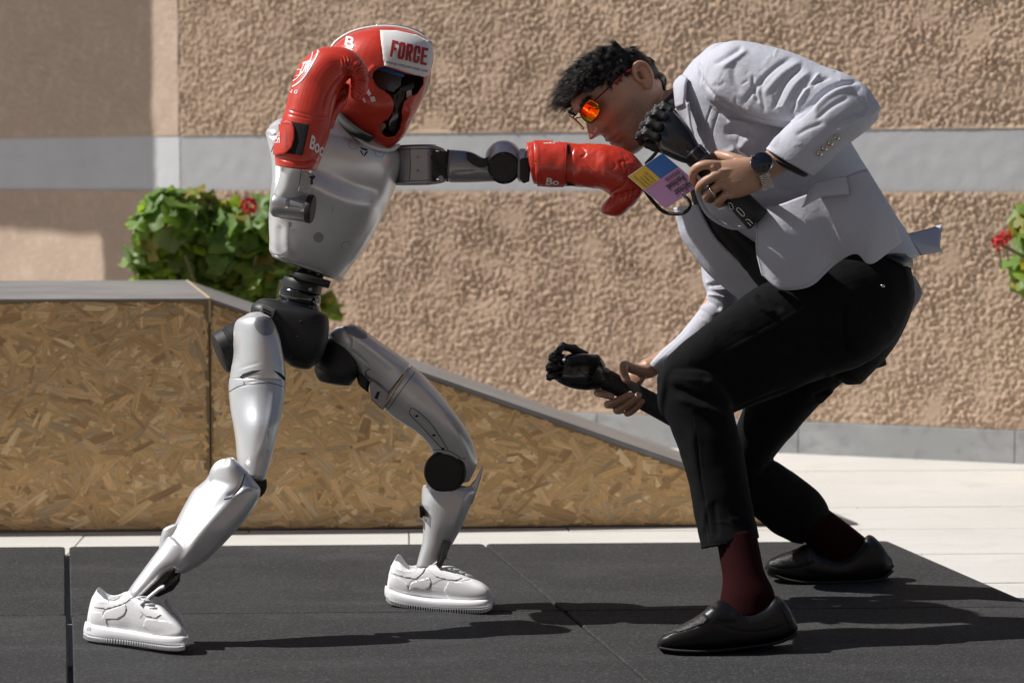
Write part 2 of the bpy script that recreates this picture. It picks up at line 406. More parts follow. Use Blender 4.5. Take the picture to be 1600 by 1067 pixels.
# rubber mats, each a thing
mlab = {(-2, 0): 'black rubber mat at the far left, behind the wide joint', (-1, 0): 'black rubber mat under the pale shoe of the robot\'s forward leg', (0, 0): 'black rubber mat under the raised rear loafer with the long slanting free edge',
        (-2, 1): 'black rubber mat in the near left corner beside the wide joint', (-1, 1): 'black rubber mat under the white sneaker of the robot\'s trailing leg', (0, 1): 'black rubber mat under the man\'s front loafer'}
xs_ = {-2: (-wA - 1.15, -wA - .011), -1: (-wA, -.003), 0: (.003, wC)}
for (i, j), lb in mlab.items():
    a, b = xs_[i]; y0, y1 = (0, rowd - .0015) if j == 0 else (rowd + .0015, rowd + 1.15)
    if j == 1: a, b = a + .003, b + .003
    if (i, j) == (0, 1): b = wC + .9
    r_ = .012; cs = []
    for (x, y, sx, sy) in ((a, y0, 1, 1), (b, y0, -1, 1), (b, y1, -1, -1), (a, y1, 1, -1)):
        q = [(x, y + sy * r_), (x + sx * r_ * .3, y + sy * r_ * .3), (x + sx * r_, y)]
        cs += q if sx * sy > 0 else q[::-1]
    g_ = G(); n_ = len(cs)
    V = [MO + e1 * x - e2 * y + np.array([0, 0, z - zm]) for z in (.002, zm - .003) for x, y in cs]
    V += [MO + e1 * (x + (.003 if x < (a + b) / 2 else -.003)) - e2 * (y + (.003 if y < (y0 + y1) / 2 else -.003)) for x, y in cs]
    F = [tuple(range(n_))[::-1], tuple(range(2 * n_, 3 * n_))] + [(k * n_ + q, k * n_ + (q + 1) % n_, (k + 1) * n_ + (q + 1) % n_, (k + 1) * n_ + q) for k in (0, 1) for q in range(n_)]
    V = np.array(V); g_.add(V, F); c_ = V.mean(0); c_[2] = .002
    obj('rubber_mat', g_, M['rubber'], loc=c_, smooth=False, label=lb, cat='mat', group='black rubber mats laid edge to edge on the stone floor')

# the mat field goes on towards the photographer (out of the frame)
y0 = rowd + 1.155; c_ = MO + e1 * .1 - e2 * (y0 + 1.75); c_[2] = .01
obj('mat_field', box(c_, e1 * 2.6, e2 * 1.75, (0, 0, .010)), M['rubber'], smooth=False, kind='structure')
# building wall: two planes with real stucco relief, a painted band and a marble skirting
def wall_line(u, a, b):           # depth where the picture column u meets the wall line a + t*b
    x = (u - 800) / FPX; t = (x * a[1] - a[0]) / (b[0] - x * b[1]); return a + t * b
wa = np.array([1.78, 8.22]); wb = np.array([-.9191, .3939])
corner = wall_line(286, wa, wb); wl2 = nz(np.array([-.92, .85]))
wall = thing('building_wall', (corner[0], corner[1], 0), 'long beige stucco wall with a pale grey band behind the fighters', 'wall')
def wall_grid(o2, dir2, L, z0, z1, dx, hfun, seed, name, m_):
    nx, ny = int(L / dx) + 1, int((z1 - z0) / dx) + 1; h = hfun(nx, ny, dx, seed)
    s = np.linspace(0, L, nx); z = np.linspace(z0, z1, ny); n2 = np.array([dir2[1], -dir2[0]]); n2 = n2 if n2[1] < 0 else -n2
    e_ = np.minimum(1, np.minimum(np.arange(ny), np.arange(ny)[::-1]) / 3.0)[:, None]; hm_ = h.mean(); h = hm_ + (h - hm_) * (.12 + .88 * e_)
    X = o2[0] + dir2[0] * s[None] + n2[0] * h; Y = o2[1] + dir2[1] * s[None] + n2[1] * h; Z = np.repeat(z[:, None], nx, 1)
    V = np.stack([X, Y, Z], 2).reshape(-1, 3); idx = np.arange(nx * ny).reshape(ny, nx)
    F = np.stack([idx[:-1, :-1], idx[:-1, 1:], idx[1:, 1:], idx[1:, :-1]], 2).reshape(-1, 4)
    me = bpy.data.meshes.new(name); base = wloc(wall)
    me.vertices.add(len(V)); me.vertices.foreach_set('co', (V - base).astype(np.float32).ravel())
    me.loops.add(F.size); me.loops.foreach_set('vertex_index', F.astype(np.int32).ravel()); me.polygons.add(len(F)); me.polygons.foreach_set('loop_start', np.arange(0, F.size, 4, dtype=np.int32))
    me.update(calc_edges=True); me.polygons.foreach_set('use_smooth', np.ones(len(F), bool)); me.materials.append(m_)
    return link(bpy.data.objects.new(name, me), wall)
def rough(nx, ny, dx, seed):
    a = field(nx, ny, dx, .046, seed, 1.0); b = field(nx, ny, dx, .024, seed + 1, .75); c = field(nx, ny, dx, .013, seed + 2, .5); l = field(nx, ny, dx, .5, seed + 3, .5); q = field(nx, ny, dx, .22, seed + 4, .5)
    t = .50 * a + .52 * b + .12 * np.maximum(b, 0) ** 2 + .42 * c
    return .016 + (.0026 + .0007 * q) * t + .002 * l
def fine(nx, ny, dx, seed): return .016 + .0012 * field(nx, ny, dx, .03, seed, .5) + .0015 * field(nx, ny, dx, .4, seed + 1, .5)
zb0, zb1 = .945, 1.165
wdir = -wb; wL = 4.3
zc = Gr; ztop_curb = .118
wall_grid(corner, wdir, wL, ztop_curb, zb0, .0052, rough, 3, 'stucco_panel', M['stucco'])
wall_grid(corner, wdir, wL, zb1, 1.95, .0052, rough, 13, 'stucco_panel', M['stucco'])
wall_grid(corner, wdir, wL, 1.95, 3.4, .03, rough, 15, 'stucco_panel', M['stucco'])
wall_grid(corner, wdir, wL, zb0, zb1, .02, lambda nx, ny, dx, sd: .0125 + .0006 * field(nx, ny, dx, .08, sd, .5), 23, 'painted_band', M['band'])
wall_grid(corner, wl2, 3.0, 0, zb0, .012, fine, 33, 'smooth_panel', M['render_smooth'])
wall_grid(corner, wl2, 3.0, zb1, 3.4, .012, fine, 43, 'smooth_panel', M['render_smooth'])
wall_grid(corner, wl2, 3.0, zb0, zb1, .02, lambda nx, ny, dx, sd: .0125 + .0006 * field(nx, ny, dx, .08, sd, .5), 53, 'painted_band', M['band'])
# solid core behind the relief
nwa = np.array([wdir[1], -wdir[0]]); nwa = nwa if nwa[1] < 0 else -nwa; nwb = np.array([wl2[1], -wl2[0]]); nwb = nwb if nwb[1] < 0 else -nwb
cg = G()
for (dr, L_, nn) in ((wdir, wL, nwa), (wl2, 3.0, nwb)):
    c_ = corner + dr * L_ / 2 - nn * .13; box((c_[0], c_[1], 1.69), np.array([dr[0], dr[1], 0]) * L_ / 2, np.array([nn[0], nn[1], 0]) * .12, (0, 0, 1.69), cg)
obj('wall_core', cg, M['stucco'], wall, smooth=False)
s_ = 0.0; k_ = 0
seam = wall_line(1253, wa, wb); s_seam = np.dot(seam - corner, wdir); lens = .78
s_ = s_seam - lens * math.ceil(s_seam / lens)
while s_ < wL:
    a_, b_ = max(s_, 0.0) + .0012, min(s_ + lens, wL) - .0012
    c_ = corner + wdir * (a_ + b_) / 2 + nwa * .014
    obj('skirting_stone', box((c_[0], c_[1], (ztop_curb - .002) / 2), np.array([wdir[0], wdir[1], 0]) * (b_ - a_) / 2, np.array([nwa[0], nwa[1], 0]) * .013, (0, 0, (ztop_curb - .002) / 2)), M['marble'], wall, loc=(c_[0], c_[1], 0), smooth=False, bevel=.002)
    s_ += lens

# unseen thin screen added at the left, shaped to shade the wall's left end
def hit(p, t): return p + SUN * t
wS = lambda u, v: None
def wpt(u, v, o2, dr):
    q = wall_line(u, o2, dr); x = CF + (u - 800) / FPX * CR - (v - 533.5) / FPX * CU; t = q[1] / x[1]; return CAM + x * t
e_top, e_bot = wpt(252, 10, corner, wl2), wpt(252, 430, corner, wl2)
pa, pb, pc_ = wpt(178, 436, corner, wl2), wpt(178, 381, corner, wl2), wpt(0, 366, corner, wl2)
BD = 1.35
nb = thing('shade_screen', (-4.2, 8.6, 0), 'plain rendered building corner beyond the left edge, shading the wall', 'building')
# a slab in the plane facing the sun-side wall: built where the shade line starts
pl_n = nz(np.array([nwb[0], nwb[1], 0]))
def onpl(p):
    o_ = np.array([*(corner + nwb * BD), 0]); t = ((o_ - p) @ pl_n) / (SUN @ pl_n); return p + SUN * t
A_, B_ = onpl(e_top), onpl(e_bot); C_, D_, E_ = onpl(pa), onpl(pb), onpl(pc_)
t2 = np.array([wl2[0], wl2[1], 0]); org = np.array([*(corner + nwb * BD), 0])
def sz(p): return (p - org) @ t2, p[2]
sE, sO = (sz(A_)[0] + sz(B_)[0]) / 2, sz(C_)[0]; zD, zE, sEE = D_[2], E_[2], sz(E_)[0]
def slab(s0, s1, z0, z1, z1b=None, z0b=None):
    g_ = G(); z1b = z1 if z1b is None else z1b; z0b = z0 if z0b is None else z0b
    V = [org + t2 * s + pl_n * n_ + np.array([0, 0, z]) for n_ in (-.025, 0) for s, z in ((s0, z0), (s1, z0b), (s1, z1b), (s0, z1))]
    g_.add(V, [(0, 1, 2, 3), (7, 6, 5, 4), (0, 4, 5, 1), (1, 5, 6, 2), (2, 6, 7, 3), (3, 7, 4, 0)]); return g_
sl_ = (zE - zD) / (sEE - sO)
obj('screen_pier', slab(sE, sO, 0, 4.6), M['render_smooth'], nb, smooth=False)
obj('screen_lintel', slab(sO, sO + 2.6, zD, 4.6, z0b=zD + sl_ * 2.6), M['render_smooth'], nb, smooth=False)

# unseen beige block with panes, added behind the photographer to cut sky light
cb = thing('sky_light_block', (0, -8, 0), 'plain beige block across the courtyard, behind the photographer', 'building')
cgw = box((0, -8.2, 4.5), (22, 0, 0), (0, .2, 0), (0, 0, 4.5))
obj('facade', cgw, M['render_smooth'], cb, smooth=False)
M['pane'] = mat('window_glass', (.02, .025, .03), .08)
for i in range(-4, 5):
    for j in range(2):
        obj('window', box((i * 4.2, -7.985, 2.2 + j * 3.6), (.8, 0, 0), (0, .02, 0), (0, 0, .9)), M['pane'], cb, smooth=False)
# ------------------------------------------------------------------ the ramp: OSB sides, dark faced top
M['osb'] = mat('osb_board', (.30, .20, .10), .75, bump=[(60, .3)])
M['edge'] = mat('raw_board_edge', (.55, .43, .27), .8, bump=[(120, .4)])
M['ply'] = mat('dark_faced_plywood', (.27, .265, .265), .42, var=[((6, 40, 6), (.36, .35, .34), .5, .75), (5, (.21, .205, .205), .4, .7)], bump=[(200, .08)])
def osb_mat():
    m = mat('wood_strands', (.4, .3, .2), .62, attr='strand', coord='UV', bump=[((25, 260, 1), .4, .0006)])
    n = m.node_tree; b = n.nodes['Principled BSDF']; L = n.links.new; src = b.inputs['Base Color'].links[0].from_socket
    tc = [x for x in n.nodes if x.type == 'TEX_COORD'][0]; mp = n.nodes.new('ShaderNodeMapping'); mp.inputs['Scale'].default_value = (14, 320, 1); L(tc.outputs['UV'], mp.inputs['Vector'])
    t = n.nodes.new('ShaderNodeTexNoise'); t.inputs['Scale'].default_value = 1; t.inputs['Detail'].default_value = 3; L(mp.outputs[0], t.inputs['Vector'])
    r = n.nodes.new('ShaderNodeMapRange'); r.inputs[1].default_value = .3; r.inputs[2].default_value = .72; r.inputs[3].default_value = .68; r.inputs[4].default_value = 1.2; L(t.outputs['Fac'], r.inputs[0])
    x = n.nodes.new('ShaderNodeMix'); x.data_type = 'RGBA'; x.blend_type = 'MULTIPLY'; x.inputs[0].default_value = 1; L(src, x.inputs[6]); L(r.outputs[0], x.inputs[7]); L(x.outputs[2], b.inputs['Base Color']); return m
M['strand'] = osb_mat()
rp0, rp1 = Gr(0, 832), Gr(1338, 820); r1 = nz(rp1 - rp0); r2 = np.array([-r1[1], r1[0], 0]); rn = r2.copy(); r2 = e2 / (e2 @ rn)
def onface(u, v):
    r = CF + (u - 800) / FPX * CR - (v - 533.5) / FPX * CU; t = ((rp0 - CAM) @ rn) / (r @ rn); q = CAM + r * t; return (q - rp0) @ r1, q[2]
sK, hK = onface(327, 466); sT = np.dot(rp1 - rp0, r1); s0_ = -.9; RW = 1.22; th = .007
ramp = thing('plywood_ramp', rp0 + r1 * (sK) , 'low ramp of bare strand board with a dark top, behind the robot', 'ramp')
def rpt(s, n, z): return rp0 + r1 * s + r2 * n + np.array([0, 0, z])
def board(name, poly, n0, n1, m_, **kw):
    n_ = len(poly); V = [rpt(s, n0, z) for s, z in poly] + [rpt(s, n1, z) for s, z in poly]; g_ = G()
    g_.add(V, [tuple(range(n_)), tuple(range(2 * n_ - 1, n_ - 1, -1))] + [(i, i + n_, (i + 1) % n_ + n_, (i + 1) % n_) for i in range(n_)]); return obj(name, g_, m_, ramp, smooth=False, **kw)
hk = hK - th
polyA = [(s0_, 0.004), (sK - .002, 0.004), (sK - .002, hk), (s0_, hk)]
def top(s): return max(0.002, hk * (sT - .035 - s) / (sT - .035 - sK))
polyB = [(sK + .002, 0.004), (sT - .05, 0.004), (sT - .05, top(sT - .05)), (sK + .002, hk - .002)]
fa = board('front_board', polyA, 0, .018, M['osb']); fb = board('front_board', polyB, 0, .018, M['osb'])
board('back_board', polyA, RW - .018, RW, M['osb']); board('back_board', polyB, RW - .018, RW, M['osb'])
# faced tops: the level deck and the sloping deck
board('deck', [(s0_, hk + .001), (sK - .002, hk + .001), (sK - .002, hK), (s0_, hK)], -.006, RW + .004, M['ply'], bevel=.001)
board('sloping_deck', [(sK + .004, hk - .001), (sT - .045, top(sT - .045) + .001), (sT, .003), (sT + .004, .006), (sK + .004, hK - .0005)], -.006, RW + .004, M['ply'], bevel=.001)
board('edge_strip', [(sK - .0018, hk - .06), (sK + .0038, hk - .06), (sK + .0038, hK + .0012), (sK - .0018, hK + .0012)], -.0066, RW + .003, M['edge'])
# strands pressed into the front boards
PAL = [(r_ * 1.13, g_ * 1.14, b_ * 1.14) for r_, g_, b_ in [(.46, .295, .135), (.43, .27, .115), (.50, .335, .165), (.37, .225, .095), (.44, .285, .14), (.31, .185, .085), (.36, .25, .14), (.55, .395, .215), (.40, .26, .12), (.47, .30, .145), (.45, .28, .125), (.42, .265, .12)]]
def strands(poly, count, parent_face, seed):
    rg = random.Random(seed); poly = np.array(poly); V, F, CL, UVs = [], [], [], []
    def inside(q):
        for i in range(len(poly)):
            a, b = poly[i], poly[(i + 1) % len(poly)]
            if (b[0] - a[0]) * (q[1] - a[1]) - (b[1] - a[1]) * (q[0] - a[0]) < 0: return False
        return True
    lo, hi = poly.min(0), poly.max(0); n_ = 0; tries = 0
    while n_ < count and tries < count * 8:
        tries += 1; c = np.array([rg.uniform(lo[0], hi[0]), rg.uniform(lo[1], hi[1])]); big = rg.random() * (1 - n_ / count * .5)
        l = .020 + .095 * big * rg.random() ** 1.3 + .014 * rg.random(); wd = rg.uniform(.003, .009) + .021 * big * rg.random() ** 1.3; a = rg.gauss(0, .7) if rg.random() < .6 else rg.uniform(0, 3.14)
        if rg.random() < .12: wd *= .35
        ca, sa = math.cos(a), math.sin(a); sh = rg.uniform(-.5, .5) * wd; sh2 = rg.uniform(-.5, .5) * wd
        loc = [(-l - sh, -wd * rg.uniform(.6, 1)), (l * rg.uniform(-.3, .3), -wd * rg.uniform(.85, 1.15)), (l + sh2, -wd * rg.uniform(.55, 1)), (l - sh2, wd * rg.uniform(.5, 1)), (l * rg.uniform(-.4, .4), wd * rg.uniform(.85, 1.15)), (-l + sh, wd * rg.uniform(.6, 1))]
        q = [c + np.array([x * ca - y * sa, x * sa + y * ca]) for x, y in loc]
        if not all(inside(x) for x in q): continue
        dpt = -.00015 - .0011 * n_ / count; tx, ty = rg.gauss(0, .004), rg.gauss(0, .012); i0 = len(V)
        V += [rpt(x[0], dpt - .0002 * abs(0) + 0 * tx, x[1]) for x in q]; F.append(tuple(range(i0, i0 + 6)))
        k_ = rg.choice(PAL); f_ = rg.uniform(1.3, 1.8); ox = rg.uniform(0, 50)
        CL += [(k_[0] * f_, k_[1] * f_, k_[2] * f_, 1)] * 6; UVs += [(x + ox, y + ox) for x, y in loc]; n_ += 1
    g_ = G(); g_.add(V, F); o = obj('wood_strands', g_, M['strand'], parent_face, smooth=False, kind='stuff', rec=False)
    me = o.data; ca_ = me.color_attributes.new('strand', 'FLOAT_COLOR', 'POINT'); ca_.data.foreach_set('color', np.array(CL, np.float32).ravel())
    uvl = me.uv_layers.new(name='UVMap'); vi = np.empty(len(me.loops), np.int32); me.loops.foreach_get('vertex_index', vi); uvl.data.foreach_set('uv', np.array(UVs, np.float32)[vi].ravel())
strands(polyA, 9000, fa, 1); strands(polyB, 8000, fb, 2)

M['screw'] = mat('zinc_screw', (.45, .42, .36), .35, .9)
for k_, (s_, z_, par_) in enumerate([(sK - .03, .06, fa), (sK - .035, .32, fa), (sK - .03, hk - .05, fa), (sK + .035, .07, fb), (sK + .035, .33, fb), (sK - .62, .055, fa), (sK - 1.2, .06, fa), (sK + .62, .055, fb), (sK + 1.2, .05, fb), (sK - .6, hk - .04, fa)]):
    obj('screw', lathe(rpt(s_ + R.uniform(-.01, .01), -.0016, z_), -rn, [(.0045, -.001), (.0045, .0006), (.003, .0010), (.0012, .0002)], n=10), M['screw'], par_)
# ------------------------------------------------------------------ the robot
M['silver'] = mat('satin_silver_paint', (.70, .70, .715), .34, .52, var=[(14, (.66, .66, .67), .5, .7)], bump=[(900, .03)], coat=.15)
M['silver_dark'] = mat('satin_grey_metal', (.33, .33, .335), .38, .6, bump=[(700, .05)])
M['black'] = mat('matte_black_plastic', (.0095, .0095, .0105), .5, bump=[(500, .05)])
M['gloss'] = mat('gloss_black', (.010, .010, .012), .12, coat=.4)
M['gap'] = mat('dark_gap', (.02, .02, .021), .8)
M['red'] = mat('red_vinyl', (.57, .042, .020), .34, coat=.22, bump=[(220, .10, .002), (35, .12, .004)], var=[(30, (.47, .026, .014), .5, .75)])
M['white'] = mat('white_vinyl', (.78, .77, .76), .42, bump=[(200, .08)])
M['print_white'] = mat('white_print', (.80, .79, .78), .5)
M['print_red'] = mat('red_print', (.42, .02, .02), .5)
M['print_dark'] = mat('dark_print', (.05, .045, .045), .6)
M['velcro'] = mat('black_velcro', (.010, .010, .011), .95, bump=[(600, .8, .002)])
M['steel'] = mat('bright_steel', (.45, .45, .45), .22, 1.0)
M['shoe'] = mat('white_leather', (.84, .84, .86), .45, bump=[(300, .08), (60, .06)])
M['shoe_dark'] = mat('shoe_seam', (.30, .30, .36), .7)
M['blue'] = mat('blue_visor_strip', (.07, .32, .95), .2, coat=.5)
M['visor'] = mat('smoked_visor', (.10, .108, .105), .16, coat=.6); M['see_through'] = mat('beige_see_through', (.60, .48, .38), .9)

rob = thing('humanoid_robot', Gr(455, 980, zm), 'slim silver humanoid robot in a boxing stance, one arm stretched to the right', 'robot')
def part(name, g, m_, parent=None, **kw): return obj(name, g, m_, parent or rob, **kw)
def ell(du, dv, d, toward=0.0):   # axis from a picture direction (+ metres towards the viewer)
    a = P(800 + du, 533 + dv, d) - P(800, 533, d); return a
def lineset(paths, wpx, bv, name, m_, parent, off=.0006, **kw):
    for p in paths:
        g_ = ribbon(p, wpx, bv, off)
        if g_.n: o = obj(name, g_, m_, parent, smooth=False, **kw)
    return parent
def disc(c_uv, r, n_=20, sx=1, sy=1, rot=0):
    return [(c_uv[0] + r * sx * math.cos(t) * math.cos(rot) - r * sy * math.sin(t) * math.sin(rot), c_uv[1] + r * sx * math.cos(t) * math.sin(rot) + r * sy * math.sin(t) * math.cos(rot)) for t in np.linspace(0, 2 * math.pi, n_, endpoint=False)]

# --- torso
tg = loft([(448, 408, 526, 437, 5.25, .055), (423, 396, 535, 434, 5.25, .078), (421, 372, 552, 412, 5.25, .088), (420, 340, 573, 384, 5.25, .096), (423, 300, 596, 342, 5.25, .105), (427, 262, 614, 302, 5.25, .112),
           (429, 232, 626, 268, 5.25, .112), (434, 207, 628, 244, 5.25, .106), (448, 190, 619, 227, 5.25, .095), (478, 176, 600, 212, 5.25, .075), (505, 170, 575, 192, 5.25, .045)], n=120, k=10, e=2.9, cap=(.02, .4), da=.045)
sculpt(tg, [([(470, 268), (493, 277), (535, 296), (575, 308), (606, 314)], 13, 7.0, 'step'), ([(452, 345), (449, 365), (452, 390), (452, 402)], 8, 4.5), ([(440, 350), (436, 375), (440, 398)], 9, -3.0),
            ([(600, 318), (585, 352), (560, 395), (540, 425)], 4, 2.2), ([(545, 300), (520, 340), (505, 380), (500, 415)], 40, 3.0)])
torso = part('torso', tg, M['silver']); tb = tg.bvh()
part('torso_rim', loft([(424, 397, 535, 435, 5.25, .079), (425, 401, 534, 439, 5.25, .078)], n=60, e=2.9, cap=(.05, .05), da=.045), M['silver_dark'], torso)
lineset([disc((552.5, 226), 7.5, 25) + [(560, 226)], disc((593, 239), 7, 25) + [(600, 239)], disc((541, 385), 7.5, 14, rot=1.2)[3:12]], .8, tb, 'cover_ring', M['silver_dark'], torso)
part('cover_cap', fillpoly(disc((497.5, 371), 8), tb, .0008), M['silver_dark'], torso, smooth=False)
gl = G()
for tri in ([(562, 230), (575.5, 234), (572, 236.2), (564.5, 233.2)], [(575.6, 236.5), (569, 245.5), (568.5, 241.8), (572.2, 237)], [(563.5, 234), (567, 240.5), (567.2, 244.5), (562.6, 236.5)]): fillpoly(tri, tb, .0008, gl, 3)
part('chest_logo', gl, M['gap'], torso, smooth=False)
lineset([[(519.5, 323), (519.8, 330)], [(518, 330), (520.5, 332)], [(452, 347), (451, 392)]], .8, tb, 'scratch_marks', M['silver_dark'], torso)

# --- neck and head under the headgear
part('neck', lathe(P(560, 215, 5.27), P(575, 160, 5.26) - P(560, 215, 5.27), [(.035, -.03), (.045, -.02), (.045, .05), (.03, .06)]), M['black'])
part('neck_collar', loft([(515, 176, 530, 170, 5.22, .03), (530, 196, 545, 188, 5.19, .04), (552, 213, 566, 204, 5.17, .04), (575, 222, 585, 214, 5.17, .03)], n=20, e=2.5), M['gap'])
# --- right arm (bent, guarding)
sh = remesh(loft([(420, 200, 446, 186, 5.14, .03), (415, 207, 452, 200, 5.13, .045), (419, 225, 458, 222, 5.12, .05), (424, 250, 462, 250, 5.11, .045), (425, 285, 466, 290, 5.08, .04), (425, 312, 462, 318, 5.06, .035)], n=28, e=2.6, cap=(.5, .6)), .0028, 3)
sculpt(sh, [([(416, 207), (424, 213), (436, 210)], 2.5, -3), ([(420, 236), (424, 262), (426, 285)], 3, -1.5)])
upa = part('right_upper_arm', sh, M['silver'])
lineset([[(417, 221), (421, 235)], [(424, 238), (428, 228), (438, 221)]], .9, sh.bvh(), 'panel_gap', M['gap'], upa)
eg = lathe(P(428, 319, 5.02), ell(1, .14, 5.0) + np.array([0, -.00016, 0]), [(.020, -.004), (.0245, 0), (.027, .004), (.027, .018), (.0285, .0185), (.0285, .072), (.024, .074)], n=40)
elb = part('right_elbow', eg, M['silver_dark'], sharp=35)
part('elbow_cap', lathe(P(480, 326, 5.01), ell(1, .14, 5.0) + np.array([0, -.00016, 0]), [(.0295, 0), (.0305, .002), (.0305, .010), (.028, .013)], n=40), M['black'], elb, sharp=35)
eb = eg.bvh()
part('screw_slot', fillpoly([(447, 312), (452, 311), (450, 325), (445, 326)], eb, .0008), M['steel'], elb, smooth=False); part('screw_slot', fillpoly([(472, 320), (477, 319), (474, 335), (468, 335)], eb, .0008), M['steel'], elb, smooth=False)
lineset([[(445, 320), (478, 326)]], .8, eb, 'panel_gap', M['gap'], elb)
fg = remesh(loft([(426, 318, 462, 330, 5.03, .026), (428, 304, 474, 306, 5.02, .030), (434, 284, 481, 290, 5.01, .030), (440, 262, 488, 268, 5.0, .032), (442, 250, 490, 255, 5.0, .032)], n=28, e=2.4), .0028, 3)
fa_ = part('right_forearm', fg, M['silver']); fb_ = fg.bvh()
lineset([[(471, 262), (468, 285), (465, 299)]], 1.0, fb_, 'panel_gap', M['gap'], fa_)
part('latch_plate', box(P(478, 286, 4.975), ell(9, 2, 4.97), ell(-4, 16, 4.97), np.array([0, .006, 0])), M['silver_dark'], fa_, smooth=False, bevel=.002)
part('latch_lever', remesh(tube([P(490, 277, 4.97), P(487, 281, 4.965), P(487, 287, 4.97)], .0028, g=tube([P(485, 277, 4.968), P(491, 276, 4.968)], .0025)), .0008, 1), M['black'], fa_)
for q in ((477, 271), (474, 292)): part('screw', box(P(*q, 4.967), ell(3.5, .4, 4.97), ell(-.2, 1.3, 4.97), np.array([0, .0015, 0])), M['steel'], fa_, smooth=False)

# --- left arm (stretched out)
hg = lathe(P(650, 258, 5.27), (0.03, 0, -1), [(.030, -.045), (.044, -.044), (.049, -.040), (.049, -.036), (.045, -.034), (.045, .034), (.049, .036), (.049, .040), (.044, .044), (.030, .045)], n=48)
shd = part('left_shoulder', hg, M['silver_dark'], sharp=40); hb = hg.bvh()
lineset([[(640, 232), (641, 258), (640, 281)]], 1.0, hb, 'panel_gap', M['gap'], shd)
for vv in (245.5, 267): part('screw', lathe(P(653, vv, 5.224), ell(.25, 0, 5) + np.array([0, -.001, 0]), [(.003, 0), (.0032, .001), (.002, .0018)], n=14), M['silver_dark'], shd)
for z0_, z1_ in ((226, 234), (283, 290)): part('clevis_arm', loft([(645, z0_, 645, z1_, 5.27, .04), (668, z0_ + .5, 668, z1_ - .5, 5.27, .036), (688, z0_ + 4 if z0_ < 250 else z0_ - 2, 688, z1_ + 3 if z0_ < 250 else z1_ - 3, 5.27, .028), (697, 236 if z0_ < 250 else 277, 697, 245 if z0_ < 250 else 284, 5.27, .024)], n=20, e=3.5), M['silver_dark'], shd)
mg = box(P(684, 258, 5.27), ell(15, 0, 5.27), ell(0, 21, 5.27), (0, .026, 0)); 
for q in range(5): box(P(676 + q * 5, 246 + (q * 7) % 24, 5.242), ell(2, 0, 5.2), ell(0, 3.5, 5.2), (0, .004, 0), mg)
part('shoulder_actuator', mg, M['black'], shd, smooth=False, bevel=.0015)
part('clevis_bolt', lathe(P(689, 279, 5.24), (0, -1, .1), [(.006, 0), (.006, .003), (.003, .003), (.003, .005)], n=20), M['silver_dark'], shd, sharp=40)
part('seal_ring', lathe(P(699.5, 259, 5.27), ell(1, .03, 5.2), [(.030, -.003), (.036, -.002), (.036, .002), (.030, .003)], n=48), M['gap'], shd)
ug = remesh(loft([(703, 234, 703, 285.5, 5.265, .035), (728, 236, 728, 285.5, 5.262, .034), (742, 240, 742, 285, 5.26, .030), (756, 247, 756, 284.5, 5.258, .027), (775, 248, 775, 284, 5.255, .026), (795, 246, 795, 284, 5.25, .026)], n=32, e=2.2, k=6), .0026, 2)
sculpt(ug, [([(705, 270), (735, 268), (757, 263), (775, 268)], 3, -1.2), ([(733, 262), (750, 266), (765, 263)], 5, 2)])
uar = part('left_upper_arm', ug, M['silver_dark'])
part('gap_insert', prism([(729, 237.5), (741, 241), (747, 246), (753, 248.5), (762, 246), (763, 258), (757, 262), (748, 262), (738, 257), (730, 250)], 5.228, 5.25), M['black'], uar, smooth=False, bevel=.002)  # black insert filling the gap between tube and elbow
dg_ = lathe(P(787, 249, 5.30), (0, -1, 0.02), [(.032, -.01), (.040, -.005), (.041, 0), (.041, .030), (.0395, .042), (.036, .053), (.030, .061), (.020, .067), (.008, .070), (.001, .0705)], n=48)
elj = part('left_elbow', dg_, M['silver'], sharp=60)
part('elbow_cover', lathe(P(788, 263, 5.236), (-.06, -1, 0.05), [(.0345, 0), (.0355, .004), (.0355, .012), (.033, .015), (.031, .0145), (.030, .018), (.006, .019)], n=48), M['black'], elj, sharp=30)
for a_ in range(6): part('cover_bolt', lathe(P(788 + 23 * math.cos(a_ * 1.047 + .4), 263 + 23 * math.sin(a_ * 1.047 + .4), 5.222), (0, -1, 0), [(.0016, 0), (.0014, .0012)], n=8), M['steel'], elj)
part('wrist_ring', lathe(P(812, 258, 5.24), ell(1, .06, 5.2), [(.030, -.004), (.037, 0), (.037, .010), (.034, .012), (.034, .022), (.036, .024)], n=40), M['silver'], sharp=35)
part('wrist_bracket', prism([(812, 249), (822, 246), (828, 250), (827, 284), (818, 287), (812, 281)], 5.195, 5.22), M['black'], smooth=False, bevel=.002)
for vv in (238, 247, 255): part('bracket_bolt', lathe(P(821 + (vv - 238) * .3, vv, 5.2), (0, -1, .1), [(.003, 0), (.0028, .004)], n=10), M['steel'])

